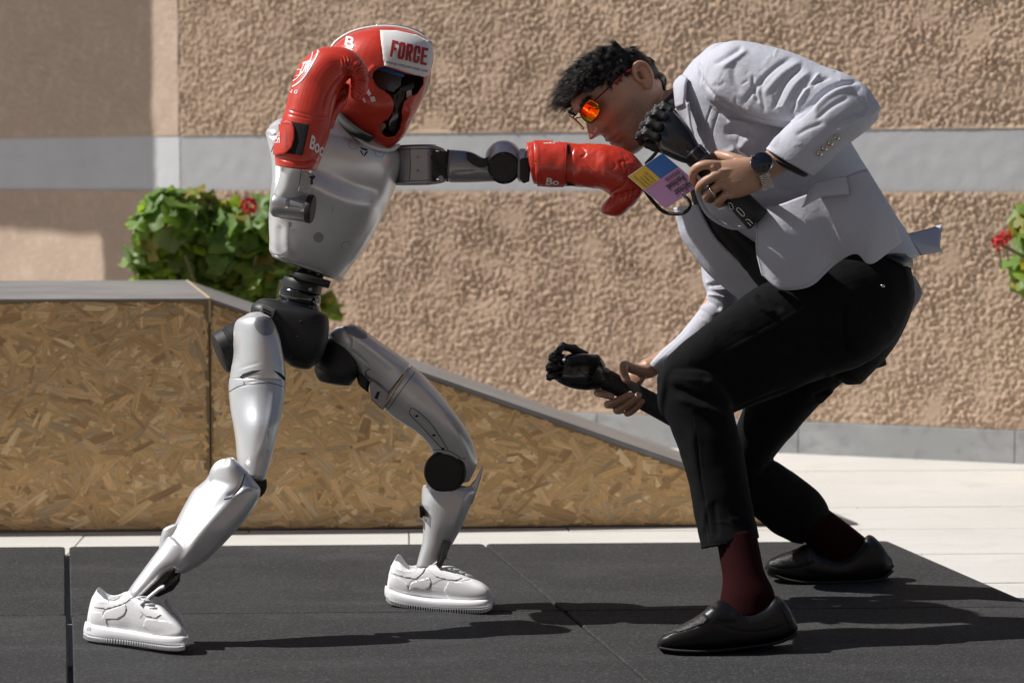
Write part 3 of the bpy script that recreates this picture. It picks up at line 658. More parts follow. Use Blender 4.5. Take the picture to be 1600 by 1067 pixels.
# --- waist and pelvis
wg = box(P(487, 424, 5.24), ell(18, 6, 5.24), ell(-2, 6, 5.24), (0, .03, 0))
waist = part('waist', wg, M['gap'], smooth=False)
for q in ((470, 418), (484, 423), (497, 428)): part('strut_bolt', lathe(P(*q, 5.205), (0, -1, 0), [(.004, 0), (.0042, .006), (.002, .007)], n=12), M['silver_dark'], waist)
part('waist_plate', loft([(453, 430, 456, 421.5, 5.2, .04), (470, 439, 473, 426, 5.2, .06), (500, 447.5, 503, 435, 5.2, .06), (513, 451, 517, 439, 5.2, .045)], n=24, e=5, k=2, cap=(.1, .1)), M['black'], waist, sharp=40)
part('waist_ring', loft([(444, 431, 505, 447, 5.21, .05), (442, 436, 503, 452, 5.21, .052), (440, 447, 501, 461, 5.21, .052)], n=48, k=3, cap=(.05, .05)), M['black'], waist, sharp=40)
part('ring_bolt', lathe(P(485, 452, 5.157), (0.1, -1, 0), [(.004, 0), (.0042, .003), (.0025, .004)], n=14), M['silver_dark'], waist)
part('waist_drum', loft([(441, 446, 499, 461, 5.21, .048), (437, 452, 501, 466, 5.21, .053), (436, 462, 500, 476, 5.21, .053), (438, 470, 497, 483, 5.21, .048)], n=48, k=3, cap=(.05, .05)), M['gloss'], waist, sharp=40)
part('waist_flange', loft([(431, 466, 500, 481, 5.21, .055), (428, 472, 502, 487, 5.21, .058), (427, 478, 504, 492, 5.21, .058)], n=48, k=3, cap=(.05, .05)), M['gloss'], waist, sharp=40)
pg_ = remesh(loft([(406, 467, 498, 486, 5.21, .06), (392, 480, 512, 494, 5.21, .075), (398, 505, 514, 517, 5.21, .08), (420, 530, 511, 538, 5.21, .08), (436, 556, 500, 563, 5.21, .07), (450, 568, 486, 575, 5.21, .05)], n=40, e=3.6, cap=(.12, .25)), .0028, 2)
pel = part('pelvis', pg_, M['black']); pb_ = pg_.bvh()
lineset([[(470, 497), (466, 510), (463, 535), (462, 548)], [(470, 497), (490, 497), (506, 503)], [(446, 545), (470, 552), (505, 548)], [(455, 560), (480, 566)]], 1.2, pb_, 'panel_gap', M['gap'], pel)
for q in ((470, 503), (465, 527), (445, 523), (500, 505), (456, 557)): part('pelvis_bolt', lathe(cast(*q, pb_), (0, -1, 0), [(.003, -.001), (.003, .001), (.0015, .0015)], n=10), M['gap'], pel)
pc2 = P(418, 486, 5.135)
part('charge_port', box(pc2, ell(10, 4.5, 5.13), ell(-2.5, 6.5, 5.13), (0, .006, 0), box(pc2 + np.array([0, -.006, 0]), ell(8, 3.6, 5.13), ell(-1.2, 2.6, 5.13), (0, .003, 0))), M['silver_dark'], pel, smooth=False, bevel=.001)
part('port_socket', box(pc2 + np.array([-.001, -.0085, -.0075]), ell(6, 2.6, 5.13), ell(-1.2, 3.2, 5.13), (0, .002, 0), box(pc2 + np.array([0, -.0095, .0015]), ell(6.5, 2.8, 5.13), ell(-.6, 1.2, 5.13), (0, .0012, 0))), M['gap'], pel, smooth=False)

# --- right hip and leg (trailing)
hip = part('right_hip_actuator', lathe(P(395, 530, 5.14), ell(-1, .42, 5.1) + np.array([0, -.0004, 0]), [(.040, -.01), (.050, 0), (.050, .048), (.047, .050), (.047, .055), (.049, .057), (.046, .078), (.040, .081)], n=12), M['black'], sharp=35)
t1 = remesh(loft([(384, 492, 412, 490, 5.09, .034), (368, 503, 424, 497, 5.085, .05), (364, 530, 436, 523, 5.08, .056), (364, 554, 442, 552, 5.075, .057), (361, 576, 446, 578, 5.07, .056), (358.5, 591, 446.5, 594, 5.068, .0545)], n=40, e=1.85, da=-.012, cap=(.35, .02)), .0026, 3)
sculpt(t1, [([(430, 515), (438, 545), (444, 580)], 5, 1.5), ([(372, 515), (370, 550), (368, 575)], 6, -1.5), ([(366, 578), (385, 572), (410, 565)], 2, -1)])
thu = part('right_thigh_shell', t1, M['silver']); b1 = t1.bvh()
part('cover_cap', fillpoly(disc((413, 509), 20, 26, .85, .68, .8), b1, .0008, step=3), M['silver_dark'], thu, smooth=False)
t2g = remesh(loft([(358.5, 590, 446.5, 592, 5.068, .0535), (357, 603, 446.5, 604, 5.065, .055), (358, 620, 446, 616, 5.06, .055), (360, 640, 443, 632, 5.05, .054), (365, 668, 438, 660, 5.03, .051), (368, 690, 430, 694, 5.02, .047), (370, 715, 422, 724, 5.015, .043), (374, 738, 415, 748, 5.01, .038)], n=40, e=1.8, da=-.012, cap=(.1, .4)), .0026, 3)
sculpt(t2g, [([(430, 600), (424, 640), (416, 680), (400, 720)], 5, 2.0), ([(362, 607), (400, 596), (440, 596)], 2, -.8)])
thl = part('right_thigh', t2g, M['silver']); b2 = t2g.bvh()
lineset([[(358, 612), (372, 604), (392, 600), (420, 598), (445, 605)], [(381, 596), (382, 602)]], 1.0, b2, 'panel_gap', M['gap'], thl)
part('thigh_gap', fillpoly([(372, 592), (380, 584), (395, 579), (410, 578), (400, 582), (386, 588)], [b1, b2], .0012, fillpoly([(427, 578), (438, 583), (445.5, 590), (445, 595), (438, 589)], [b1, b2], .0012), 3), M['gap'], thl, smooth=False)
lineset([[(424, 655), (421, 668)], [(420, 672), (419, 684)], [(420, 702), (418, 706)]], 1.2, b2, 'scuff_marks', M['silver_dark'], thl)
knb = part('right_knee_actuator', lathe(P(392, 755, 5.04), (.15, -1, .05), [(.030, 0), (.033, .003), (.033, .03), (.03, .033)], n=40), M['black'], sharp=35)
s1 = remesh(loft([(345, 722, 366, 716, 4.965, .026), (332, 733, 380, 730, 4.965, .036), (322, 748, 402, 756, 4.97, .044), (312, 757, 407, 768, 4.97, .048), (300, 768, 397, 794, 4.965, .052), (279, 806, 362, 836, 4.945, .052), (266, 834, 326, 873, 4.93, .044), (256, 850, 300, 890, 4.925, .036), (250, 860, 284, 897, 4.92, .028)], n=44, e=1.75, da=-.014, k=6, cap=(.5, .15), g=loft([(262, 838, 306, 876, 4.922, .034), (248, 857, 284, 888, 4.918, .029), (236, 873, 262, 893, 4.914, .025), (219, 896, 242, 911, 4.908, .022), (203, 918, 221, 931, 4.90, .020), (196, 930, 213, 943, 4.9, .018)], n=30, e=2.0, da=-.008)), .0024, 4)
sculpt(s1, [([(372, 772), (345, 800), (310, 840), (285, 880)], 7, 3.5), ([(385, 740), (372, 765), (352, 776)], 3, -3.5), ([(400, 762), (385, 764), (372, 772), (358, 780)], 2.5, 2.5), ([(350, 830), (320, 860), (295, 885)], 12, -2)])
sh1 = part('right_shin', s1, M['silver']); b3 = s1.bvh()
kc = lathe(P(353, 744, 4.955), np.array([-.42, -1, .32]), [(.034, -.03), (.037, -.004), (.037, .006), (.034, .010), (.002, .012)], n=44)
part('right_kneecap', kc, M['silver'], sh1, sharp=50)
lineset([[(383, 740), (376, 760), (362, 776), (350, 780)]], 1.6, b3, 'panel_gap', M['gap'], sh1)
part('ankle_link', loft([(266, 868, 281, 872, 4.925, .016), (248, 890, 270, 900, 4.915, .016), (225, 915, 246, 926, 4.905, .014), (212, 930, 230, 940, 4.90, .014)], n=20, e=4), M['gloss'], sh1)
hp = part('calf_plate', prism([(282, 895), (281, 908), (270, 922), (248, 932), (232, 930), (250, 912), (272, 894)], 4.925, 4.95), M['black'], sh1, smooth=False)
gk = G()
for q in range(9): box(P(243 + q * 4.2, 926 - q * 3.0, 4.923), ell(.5, .3, 4.9), ell(-2.4, 7 - abs(q - 4) * .6, 4.9), (0, .001, 0), gk)
part('plate_ribs', gk, M['silver_dark'], hp, smooth=False, kind='stuff')
part('side_tab', loft([(254, 828, 285, 818, 4.945, .016), (251, 838, 288, 836, 4.945, .020), (248, 857, 275, 855, 4.94, .016)], n=18, e=3), M['silver'], sh1)

# --- left hip and leg (forward)
lh = remesh(loft([(505, 532, 562, 548, 5.30, .045), (496, 556, 564, 572, 5.30, .052), (491, 578, 558, 588, 5.30, .052), (498, 594, 548, 602, 5.30, .045)], n=40, e=2.3, cap=(.3, .12)), .0028, 1)
lhp = part('left_hip_actuator', lh, M['black'])
lineset([[(493, 585), (510, 598), (535, 604)], [(494, 572), (515, 585), (545, 592)]], 1.2, lh.bvh(), 'panel_gap', M['gap'], lhp)
t3 = remesh(loft([(514, 526, 533, 510, 5.29, .034), (522, 541, 554, 507, 5.295, .046), (538, 556, 575, 520, 5.30, .052), (560, 582, 597, 536, 5.31, .055), (580, 606, 616, 549, 5.32, .056), (597, 636, 641, 568, 5.33, .056)], n=40, e=2.5, cap=(.35, .02)), .0026, 3)
sculpt(t3, [([(530, 512), (560, 530), (590, 552), (625, 580)], 7, 2.5), ([(536, 516), (546, 530), (545, 548)], 4, -2), ([(545, 545), (562, 558), (578, 573)], 2, -1.8), ([(578, 573), (572, 586), (600, 608)], 2, -1.6)])
t3o = part('left_thigh_shell', t3, M['silver']); b4 = t3.bvh()
part('cover_cap', fillpoly(disc((555, 517), 21, 26, 1, .42, .5), b4, .0008, step=3), M['silver_dark'], t3o, smooth=False)
lineset([[(641, 570), (624, 592), (606, 615), (596, 634)], [(578, 576), (571, 585), (598, 608), (606, 613)]], 1.3, b4, 'panel_gap', M['gap'], t3o)
t4 = remesh(loft([(599, 639, 643, 570, 5.33, .055), (612, 650, 660, 584, 5.335, .056), (630, 662, 684, 610, 5.34, .056), (650, 675, 706, 638, 5.345, .053), (664, 688, 730, 673, 5.35, .049), (672, 700, 742, 701, 5.355, .046), (680, 720, 746, 725, 5.36, .042), (690, 742, 736, 748, 5.36, .036)], n=40, e=2.3, cap=(.02, .4)), .0026, 3)
sculpt(t4, [([(640, 585), (680, 625), (708, 665), (725, 700)], 7, 2.2), ([(643, 640), (665, 660), (690, 690)], 3, -1.2)])
t4o = part('left_thigh', t4, M['silver']); b5 = t4.bvh()
lineset([[(652, 577), (634, 600), (615, 627), (604, 643)], [(640, 642), (646, 638), (672, 660), (700, 702)], [(640, 642), (643, 650), (668, 676), (690, 700)], [(672, 702), (700, 704), (722, 716), (728, 715)]], 1.0, b5, 'panel_gap', M['gap'], t4o)
for q in ((651, 650), (678, 680), (692, 701)): part('slot', fillpoly([(q[0] - 2.5, q[1] - 1.6), (q[0] + 2, q[1] - 2.2), (q[0] + 2.6, q[1] + 1), (q[0] - 1.8, q[1] + 1.8)], b5, .001), M['gap'], t4o, smooth=False)
tb4 = part('hinge_tab', prism([(577, 597), (583, 594), (607, 613), (603, 632), (598, 641), (579, 624)], 5.265, 5.31), M['silver_dark'], t3o, smooth=False, bevel=.003)
part('hinge_slot', prism([(589, 612), (594, 612), (590, 624), (585, 622)], 5.2635, 5.268), M['gap'], t3o, smooth=False)
part('hip_link', loft([(556, 583, 578, 590, 5.3, .02), (560, 600, 576, 612, 5.3, .02), (567, 607, 580, 616, 5.3, .016)], n=20, e=3.5), M['black'], t3o)
kn = lathe(P(696, 736, 5.335), (-.07, -1, .02), [(.045, -.03), (.0475, 0), (.0475, .012), (.044, .016), (.041, .0155), (.040, .019), (.006, .020)], n=56)
kno = part('left_knee_actuator', kn, M['black'], sharp=30)
s2 = remesh(loft([(661, 758, 690, 757, 5.365, .034), (659, 768, 742, 762, 5.365, .042), (659, 788, 737, 786, 5.36, .044), (661, 817, 724, 818, 5.355, .040), (660, 845, 709, 846, 5.35, .032), (655, 866, 697, 868, 5.345, .026), (650, 885, 688, 890, 5.34, .022)], n=36, e=2.3, k=6, cap=(.25, .2), g=prism([(705, 773), (729, 765), (743, 748), (755, 726), (757, 726), (750, 752), (739, 786), (722, 800)], 5.345, 5.375)), .0024, 2)
sculpt(s2, [([(725, 770), (718, 800), (705, 830)], 6, 2), ([(668, 765), (690, 763), (706, 772)], 2.5, 1.5)])
s2o = part('left_shin', s2, M['silver']); b6 = s2.bvh()
part('left_ankle_link', prism([(692, 843), (705, 846), (699, 866), (690, 884), (681, 884)], 5.3, 5.33), M['gloss'], s2o, smooth=False, bevel=.002)
lineset([[(694, 850), (690, 866), (685, 880)], [(703, 852), (697, 868)]], .9, prism([(692, 843), (705, 846), (699, 866), (690, 884), (681, 884)], 5.3, 5.33).bvh(), 'link_edge', M['silver_dark'], s2o)
part('side_tab', box(P(655, 812, 5.345), ell(5, 1, 5.3), ell(0, 2.0, 5.3), (0, .012, 0)), M['steel'], s2o, smooth=False, bevel=.001)
part('calf_slot', box(P(658, 798, 5.335), ell(2, .4, 5.3), ell(.6, 9, 5.3), (0, .014, 0)), M['gap'], s2o, smooth=False)

# ------------------------------------------------------------------ headgear
hb_rows = [(572, 46, 628, 45, 5.25, .05), (553, 51, 650, 52, 5.25, .075), (533, 62, 667, 63, 5.25, .092), (515, 80, 676, 76, 5.25, .104), (506, 102, 677, 96, 5.25, .110), (504, 126, 670, 122, 5.25, .112), (508, 150, 662, 150, 5.25, .110), (519, 169, 654, 168, 5.248, .104), (533, 185, 645, 185, 5.246, .094), (551, 204, 635, 204, 5.244, .08), (569, 219, 624, 220, 5.242, .062), (590, 229, 612, 231, 5.24, .04)]
OPEN = [(582, 121), (583, 114), (590, 107.5), (600, 105), (617, 110), (634, 116), (662, 121), (661, 132), (651, 147), (637, 153.5), (631, 160), (627.5, 174), (629, 187), (625.5, 203), (617, 213), (604, 214.5), (594, 207.5), (592.5, 198), (598, 191), (606, 187), (613, 175), (615, 161), (610, 151), (601, 143.5), (588, 135.5)]
hgm = remesh(loft(hb_rows, n=48, e=2.35, k=6, cap=(.12, .4), da=.0), .0020, 3, cut=prism(OPEN, 4.9, 5.31))
sculpt(hgm, [([(530, 130), (560, 150), (590, 165), (600, 185)], 22, 6), ([(640, 165), (634, 190), (620, 215)], 7, 5), ([(593, 50), (597, 75), (601, 106)], 1.6, -1.6, 'pit'), ([(575, 122), (578, 112), (588, 103)], 4, 3), ([(596, 221), (620, 212), (640, 180)], 3, -1)])
hgear = thing('boxing_headgear', P(585, 232, 5.24), 'glossy red boxing headgear with white FORCE forehead panel on the robot', 'headgear')
hm = hgm.V(); hu, hv, hd_ = UV(hm)
shell = obj('padded_shell', hgm, M['red'], hgear); hbv = hgm.bvh()
WP = [(594.5, 49.5), (620, 50), (650, 57), (668, 66), (674.3, 76), (674.5, 92), (670, 112), (668, 117.5), (661, 119.5), (648, 117), (634, 113.5), (616, 107), (601, 103), (598, 80)]
fp = obj('forehead_panel', fillpoly(WP, hbv, .0022, step=3), M['white'], hgear); q = fp.modifiers.new('s', 'SOLIDIFY'); q.thickness = .003; q.offset = 0
bvw = [hbv, fillpoly(WP, hbv, .0040, step=3).bvh()]
# heavy condensed letters drawn as strokes in a 0..1 box
LET = {'F': [[(0, 0), (0, 1)], [(0, 1), (1, 1)], [(0, .52), (.85, .52)]], 'O': [[(0, .15), (0, .85), (.18, 1), (.82, 1), (1, .85), (1, .15), (.82, 0), (.18, 0), (0, .15)]], 'R': [[(0, 0), (0, 1)], [(0, 1), (.82, 1), (1, .86), (1, .66), (.82, .52), (0, .52)], [(.55, .52), (1, 0)]], 'C': [[(1, .66), (1, .85), (.82, 1), (.18, 1), (0, .85), (0, .15), (.18, 0), (.82, 0), (1, .15), (1, .34)]], 'E': [[(0, 0), (0, 1)], [(0, 1), (1, 1)], [(0, .52), (.85, .52)], [(0, 0), (1, 0)]]}
gf = G(); TL, TR, BR, BL = [np.array(x, float) for x in ((613, 65), (669.5, 78.5), (667, 101), (609.5, 87))]
def qmap(x, y): return (BL * (1 - x) + BR * x) * (1 - y) + (TL * (1 - x) + TR * x) * y
for i, ch in enumerate('FORCE'):
    x0 = i * .205; 
    for st in LET[ch]:
        pp = [qmap(x0 + .03 + .105 * a, b) for a, b in st]
        for a, b in zip(pp[:-1], pp[1:]):
            dvec = b - a; l = np.linalg.norm(dvec); ex = dvec / l * (1.9 if l > 3 else .8)
            ribbon([a - ex, b + ex], 4.2, bvw, .0008 + .0001 * i, gf, k=3)
obj('brand_word', gf, M['print_red'], hgear, smooth=False)
obj('brand_line', text_on('BRAND WISDOM AND CHA', [(604, 95.5), (669, 110), (668, 113.8), (603, 99)], bvw, .0, .0008), M['print_dark'], hgear, smooth=False)
obj('white_letter', text_on('B', [(541, 57.5), (555, 58.5), (552, 79), (538.5, 71)], hbv, .02, .0012), M['print_white'], hgear, smooth=False)
gs = G(); fillpoly([(572, 143), (576, 139), (580, 148), (576, 151)], hbv, .001, gs); fillpoly([(578, 152), (585, 151), (587, 158.5), (580, 159.5)], hbv, .001, gs); fillpoly([(566, 155), (569, 153), (572, 160), (570, 161)], hbv, .001, gs)
obj('cheek_emblem', gs, M['print_white'], hgear, smooth=False)
obj('edge_piping', tube([P(514, 84, 5.25), P(522, 70, 5.25), P(535, 59, 5.25), P(556, 49, 5.25), P(588, 43, 5.25), P(622, 44, 5.25), P(652, 53, 5.25), P(673, 68, 5.25)], .0045, k=5), M['white'], hgear)
obj('crown_lining', tube([P(590, 41.5, 5.27), P(622, 42.5, 5.27), P(648, 49, 5.27), P(660, 56, 5.27)], .005, k=5), M['silver_dark'], hgear)
obj('chin_piping', tube([P(516, 168, 5.20), P(528, 187, 5.185), P(547, 207, 5.17), P(566, 222.5, 5.17), P(588, 232.5, 5.175), P(609, 235, 5.20), P(622, 228, 5.215)], .0050, k=5), M['white'], hgear)
lineset([[(505, 110), (520, 118), (560, 112), (585, 104)], [(598, 52), (601, 78), (603.5, 104)]], .8, hbv, 'stitching', M['print_red'], hgear)
# the robot's own face behind the opening
fc = loft([(575, 100, 674, 104, 5.31, .10), (572, 130, 672, 134, 5.31, .115), (578, 155, 660, 158, 5.305, .115), (584, 180, 646, 184, 5.295, .105), (588, 205, 634, 210, 5.285, .085), (595, 218, 624, 221, 5.28, .06)], n=40, e=2.4)
face_ = part('face_mask', fc, M['gloss']); fbv = [fc.bvh()]
part('visor', fillpoly([(584, 120), (587, 110), (596, 108), (612, 114), (628, 124), (626, 136), (616, 146), (602, 142), (588, 133)], fbv, .016, step=3), M['visor'], face_)
for pl in ([(634, 144), (640, 142), (641, 152), (633, 153.5)], [(595, 197), (603, 191.5), (606, 196), (602, 203), (601, 209), (596, 206)]): part('wall_glimpse', fillpoly(pl, fbv, .012, step=3), M['see_through'], face_)  # beige patches imitating the wall seen through the headgear
part('visor_strip', fillpoly([(589, 107.5), (597, 108), (612, 113), (632, 121.5), (630, 125), (615, 120.5), (600, 115), (590, 111)], fbv, .0185, step=3), M['blue'], face_)

# ------------------------------------------------------------------ boxing gloves
def solid(o, t):
    q = o.modifiers.new('s', 'SOLIDIFY'); q.thickness = t; q.offset = 1; return o
def strips(bv, pts_list, w_, name, m_, par, off=.0012): return lineset(pts_list, w_, bv, name, m_, par, off)
g1 = loft([(430, 259, 494, 267, 5.0, .047), (429, 240, 504, 243, 5.0, .049), (434, 214, 513, 216, 5.005, .05), (440, 188, 518, 192, 5.01, .05), (446, 168, 522, 173, 5.015, .051), (452, 143, 527, 155, 5.02, .052), (461, 116, 534, 140, 5.025, .053), (476, 91, 541, 129, 5.03, .054), (502, 75, 545, 124, 5.035, .053), (541, 76, 547, 122, 5.035, .05), (567, 95, 548, 124, 5.035, .047), (577, 121, 549, 130, 5.035, .044), (574, 142, 549, 140, 5.035, .040), (564, 157, 548, 150, 5.035, .034)], n=40, k=6, e=2.25, cap=(.05, .4))
loft([(505, 200, 520, 200, 5.05, .02), (510, 178, 528, 180, 5.06, .024), (519, 160, 540, 164, 5.065, .026), (526, 142, 545, 146, 5.07, .024), (532, 130, 546, 134, 5.07, .02)], n=24, g=g1)
g1 = remesh(g1, .0014, 5)
wr = []
def radial(g, c, a0, a1, r0, r1, nf, A, seed=0):
    "gathered leather: folds fanning out from a puckered seam"
    V = g.V(); N = normals(g); u, v, d = UV(V); vd = V - CAM; vd /= np.linalg.norm(vd, axis=1)[:, None]; fr = np.clip((-(N * vd).sum(1) + .15) / .3, 0, 1)
    x, y = u - c[0], v - c[1]; r = np.hypot(x, y); an = np.degrees(np.arctan2(y, x)); rg = np.random.default_rng(seed); ph = np.radians(an) + .05 * np.sin(r * .35 + 1) + .07 * np.sin(np.radians(an) * 5 + 2)
    f = np.abs(np.sin(ph * nf / 2)) ** .7 - .55; long_ = .75 + .25 * np.sin(np.radians(an) * 7 + 1)
    wnd = np.clip((an - a0) / 12, 0, 1) * np.clip((a1 - an) / 12, 0, 1) * np.clip((r - r0) / 4, 0, 1) * np.clip((r0 + (r1 - r0) * (.55 + .45 * long_) - r) / 9, 0, 1)
    g.set(V + N * (A * f * wnd * fr)[:, None])
wr += [([(449, 171), (470, 177), (493, 181), (518, 181)], 1.4, -1.5), ([(447, 178), (470, 183), (495, 187), (518, 186)], 1.4, -1.2), ([(503, 182), (506, 160), (512, 145), (524, 128), (540, 116)], 2.0, -3.2), ([(431, 247), (455, 252), (478, 256), (500, 251)], 2, -2.2), ([(486, 190), (484, 215), (482, 250)], 1.4, -1.2), ([(528, 158), (534, 148), (541, 146)], 3, -5)]
radial(g1, (544, 122), -125, 85, 4, 36, 26, .0062, 1); sculpt(g1, wr); noise_disp(g1, .0014, 12, 3, octaves=2)
gl1 = thing('boxing_glove', P(462, 262, 5.0), 'red boxing glove raised in front of the red headgear, cuff pointing down', 'boxing glove', 'red boxing gloves worn by the robot')
g1o = obj('glove_body', g1, M['red'], gl1); gb1 = g1.bvh()
solid(obj('velcro_patch', fillpoly([(456, 190.5), (483, 195.5), (478, 219), (472.5, 243), (450, 240), (458, 228), (461, 208)], gb1, .001, step=3), M['velcro'], gl1), .0012)
tabp = [(437, 191), (450, 189.5), (458, 194), (461, 202), (460.5, 217), (456, 232), (447, 241), (434, 243), (429.6, 242), (432, 218)]
solid(obj('strap', fillpoly(tabp, gb1, .0015, step=3), M['red'], gl1), .0035)
tbv = [fillpoly(tabp, gb1, .0052, step=3).bvh(), gb1]
lineset([[(441, 194), (452, 193.5), (457.5, 202), (456.5, 218), (451, 233), (444, 238), (434, 239.5)]], .7, tbv, 'strap_stitching', M['print_red'], gl1)
obj('strap_print', text_on('STRONG 1.0', [(447.5, 200), (450.5, 200.5), (445.5, 229), (442.5, 228)][0:1] + [(449, 229), (445, 230), (446.5, 200.5)], tbv, 0, .0012), M['print_dark'], gl1, smooth=False)
obj('strap_word', text_on('EE', [(437, 205), (437.5, 224), (431.5, 224), (432.5, 205)], tbv, .03, .0012), M['print_white'], gl1, smooth=False)
obj('cuff_word', text_on('Boo', [(487.5, 211), (509, 226), (504, 246.5), (483.5, 232)], gb1, .025, .0012), M['print_white'], gl1, smooth=False)
eg1 = G(); ribbon([(497, 77), (495.5, 86), (490, 97), (483, 109), (475, 121), (466, 130), (457, 136)], 2.0, gb1, .001, eg1); ribbon([(489, 82), (486.5, 91), (480, 103), (472, 114), (464, 123), (458, 127)], 1.2, gb1, .001, eg1)
text_on('TRI', [(474, 98), (487, 94), (480, 113), (465, 117)], gb1, .02, .001, eg1); text_on('N G', [(452, 140), (466, 141), (464, 147), (451, 145.5)], gb1, .02, .001, eg1); ribbon([(463, 119), (471, 116), (469, 109), (461, 111)], 1.0, gb1, .001, eg1)
text_on('SINCE', [(492, 88), (497, 79), (500, 81), (494, 91)], gb1, 0, .001, eg1)
obj('round_emblem', eg1, M['print_white'], gl1, smooth=False)

g2 = loft([(822, 222, 834, 287, 5.19, .046), (836, 221, 843, 289, 5.185, .046), (860, 222, 862, 290, 5.18, .046), (884, 222.5, 884, 291, 5.175, .046), (905, 225, 904, 292.5, 5.17, .046), (922, 225, 925, 294, 5.165, .047), (943, 225.5, 940, 296, 5.16, .050), (968, 231, 949, 302, 5.16, .052), (989, 241, 953, 306, 5.16, .051), (1005, 258, 952, 308, 5.16, .047), (1010, 281, 951, 309, 5.16, .043), (1003, 304, 948, 312, 5.16, .040), (990, 321, 942, 319, 5.16, .036), (973, 336, 938, 329, 5.16, .030)], n=40, k=6, e=2.25, cap=(.05, .4))
g2 = remesh(g2, .0014, 5)
wr = [([(897, 226), (893, 250), (895, 275), (897, 291)], 1.6, -1.6), ([(908, 248), (925, 265), (940, 290)], 1.6, -1.2), ([(952, 309), (975, 303), (996, 296), (1008, 284)], 2.6, -4.2), ([(940, 300), (950, 306), (958, 300), (974, 290), (981, 275), (978, 255), (969, 233)], 1.6, -1.8), ([(905, 248), (915, 240), (905, 228)], 1.6, -1.0), ([(833, 224), (836, 250), (840, 286)], 2, -1.5), ([(943, 300), (946, 306)], 3, -3), ([(905, 290), (925, 287), (942, 292)], 1.6, -1.2)]
for q in range(7): a0 = (955 + q * 7.5, 306 - q * 2.5); wr.append(([a0, (a0[0] - 2, a0[1] + 8), (a0[0] - 5 + q * .6, a0[1] + R.uniform(13, 20))], 1.6, -2.6))
radial(g2, (946, 304), -78, 0, 36, 72, 36, .0020, 2); sculpt(g2, wr); noise_disp(g2, .0014, 18, 5, octaves=3)
gl2 = thing('boxing_glove', P(858, 290, 5.18), 'red boxing glove on the outstretched arm, striking the man\'s chin', 'boxing glove', 'red boxing gloves worn by the robot')
obj('glove_body', g2, M['red'], gl2); gb2 = g2.bvh()
tp2 = [(834, 222), (850, 221), (870, 221.5), (882, 222.5), (886.5, 229), (885, 258), (883.5, 283), (881, 290.8), (862, 290), (840, 288), (837, 255)]
solid(obj('strap', fillpoly([(u_, np.clip(v_, 222.6, 289.5)) for u_, v_ in tp2], gb2, .0012, step=3), M['red'], gl2), .004)
tb2 = [fillpoly([(u_, np.clip(v_, 222.6, 289.5)) for u_, v_ in tp2], gb2, .0053, step=3).bvh(), gb2]
lineset([[(879, 224), (882, 240), (880.5, 262), (878, 288)], [(841, 224), (843, 255), (846, 287)]], .7, tb2, 'strap_stitching', M['print_red'], gl2)
obj('velcro_patch', fillpoly([(887, 226), (891, 226.5), (891.5, 242), (888, 241)], gb2, .001, fillpoly([(885.5, 284), (890, 285), (899, 290), (886, 290)], gb2, .001)), M['velcro'], gl2, smooth=False)
obj('strap_word', text_on('Bo', [(854.5, 277.5), (875, 280), (873, 289.4), (852.5, 288.6)], tb2, .03, .0012), M['print_white'], gl2, smooth=False)
obj('strap_word', text_on('xC', [(848, 222.9), (868, 222.9), (867, 225.2), (849, 225.2)], tb2, .02, .0012), M['print_white'], gl2, smooth=False)

# ------------------------------------------------------------------ sneakers
def sneaker(up, sole, cutr, label, d, tongue, swoosh, toe):
    t = thing('sneaker', P((sole[0][0] + sole[-1][0]) / 2, sole[len(sole) // 2][3] + 1, d), label, 'sneaker', 'white low sneakers worn by the robot')
    ug_ = remesh(loft(up, n=36, k=5, e=2.5, cap=(.25, .35)), .0011, 4, cut=loft(cutr, n=28, k=3, cap=(.02, .3)))
    return t, ug_
up1 = [(146, 929, 137, 976, 4.9739, 0.026), (155, 917, 148, 983, 4.9637, 0.034), (168, 925, 165, 986, 4.9504, 0.038), (183, 926, 183, 989, 4.9349, 0.039), (199, 919, 202, 992, 4.9186, 0.039), (214, 929, 219, 996, 4.9035, 0.04), (233, 937, 238, 1000, 4.887, 0.042), (252, 946, 256, 1003, 4.8709, 0.043), (268, 961, 271, 1004, 4.8572, 0.042), (281, 974, 283, 1004, 4.846, 0.037), (289, 984, 290, 1002, 4.8379, 0.026)]
so1 = [(134, 970, 131, 990, 4.9812, 0.026), (146, 973, 144, 995, 4.971, 0.037), (165, 977, 164, 997.5, 4.9531, 0.042), (200, 983, 200, 1001, 4.921, 0.043), (234, 989, 234, 1005.5, 4.8892, 0.045), (262, 991.5, 262, 1009, 4.8633, 0.046), (282, 990, 283, 1010.5, 4.8456, 0.04), (293, 990, 295, 1009.5, 4.8342, 0.026)]
cut1 = [(146, 905, 222, 900, 4.932, 0.029, 2.4, -0.02), (152, 925, 208, 923, 4.932, 0.028, 2.4, -0.02), (158, 945, 204, 945, 4.932, 0.026, 2.4, -0.02), (165, 958, 198, 958, 4.932, 0.022, 2.4, -0.02)]
sn1, u1g = sneaker(up1, so1, cut1, 'white sneaker with lifted heel on the robot\'s trailing foot', 4.905, None, None, None)
sculpt(u1g, [([(150, 937), (165, 938), (185, 930), (202, 923)], 3, 1.2), ([(236, 998), (262, 992), (285, 988)], 4, 1.2)])
u1o = obj('upper', u1g, M['shoe'], sn1); ub1 = u1g.bvh()
s1o = obj('sole', loft(so1, n=40, k=5, e=3.2, cap=(.2, .3)), M['shoe'], sn1, sharp=50)
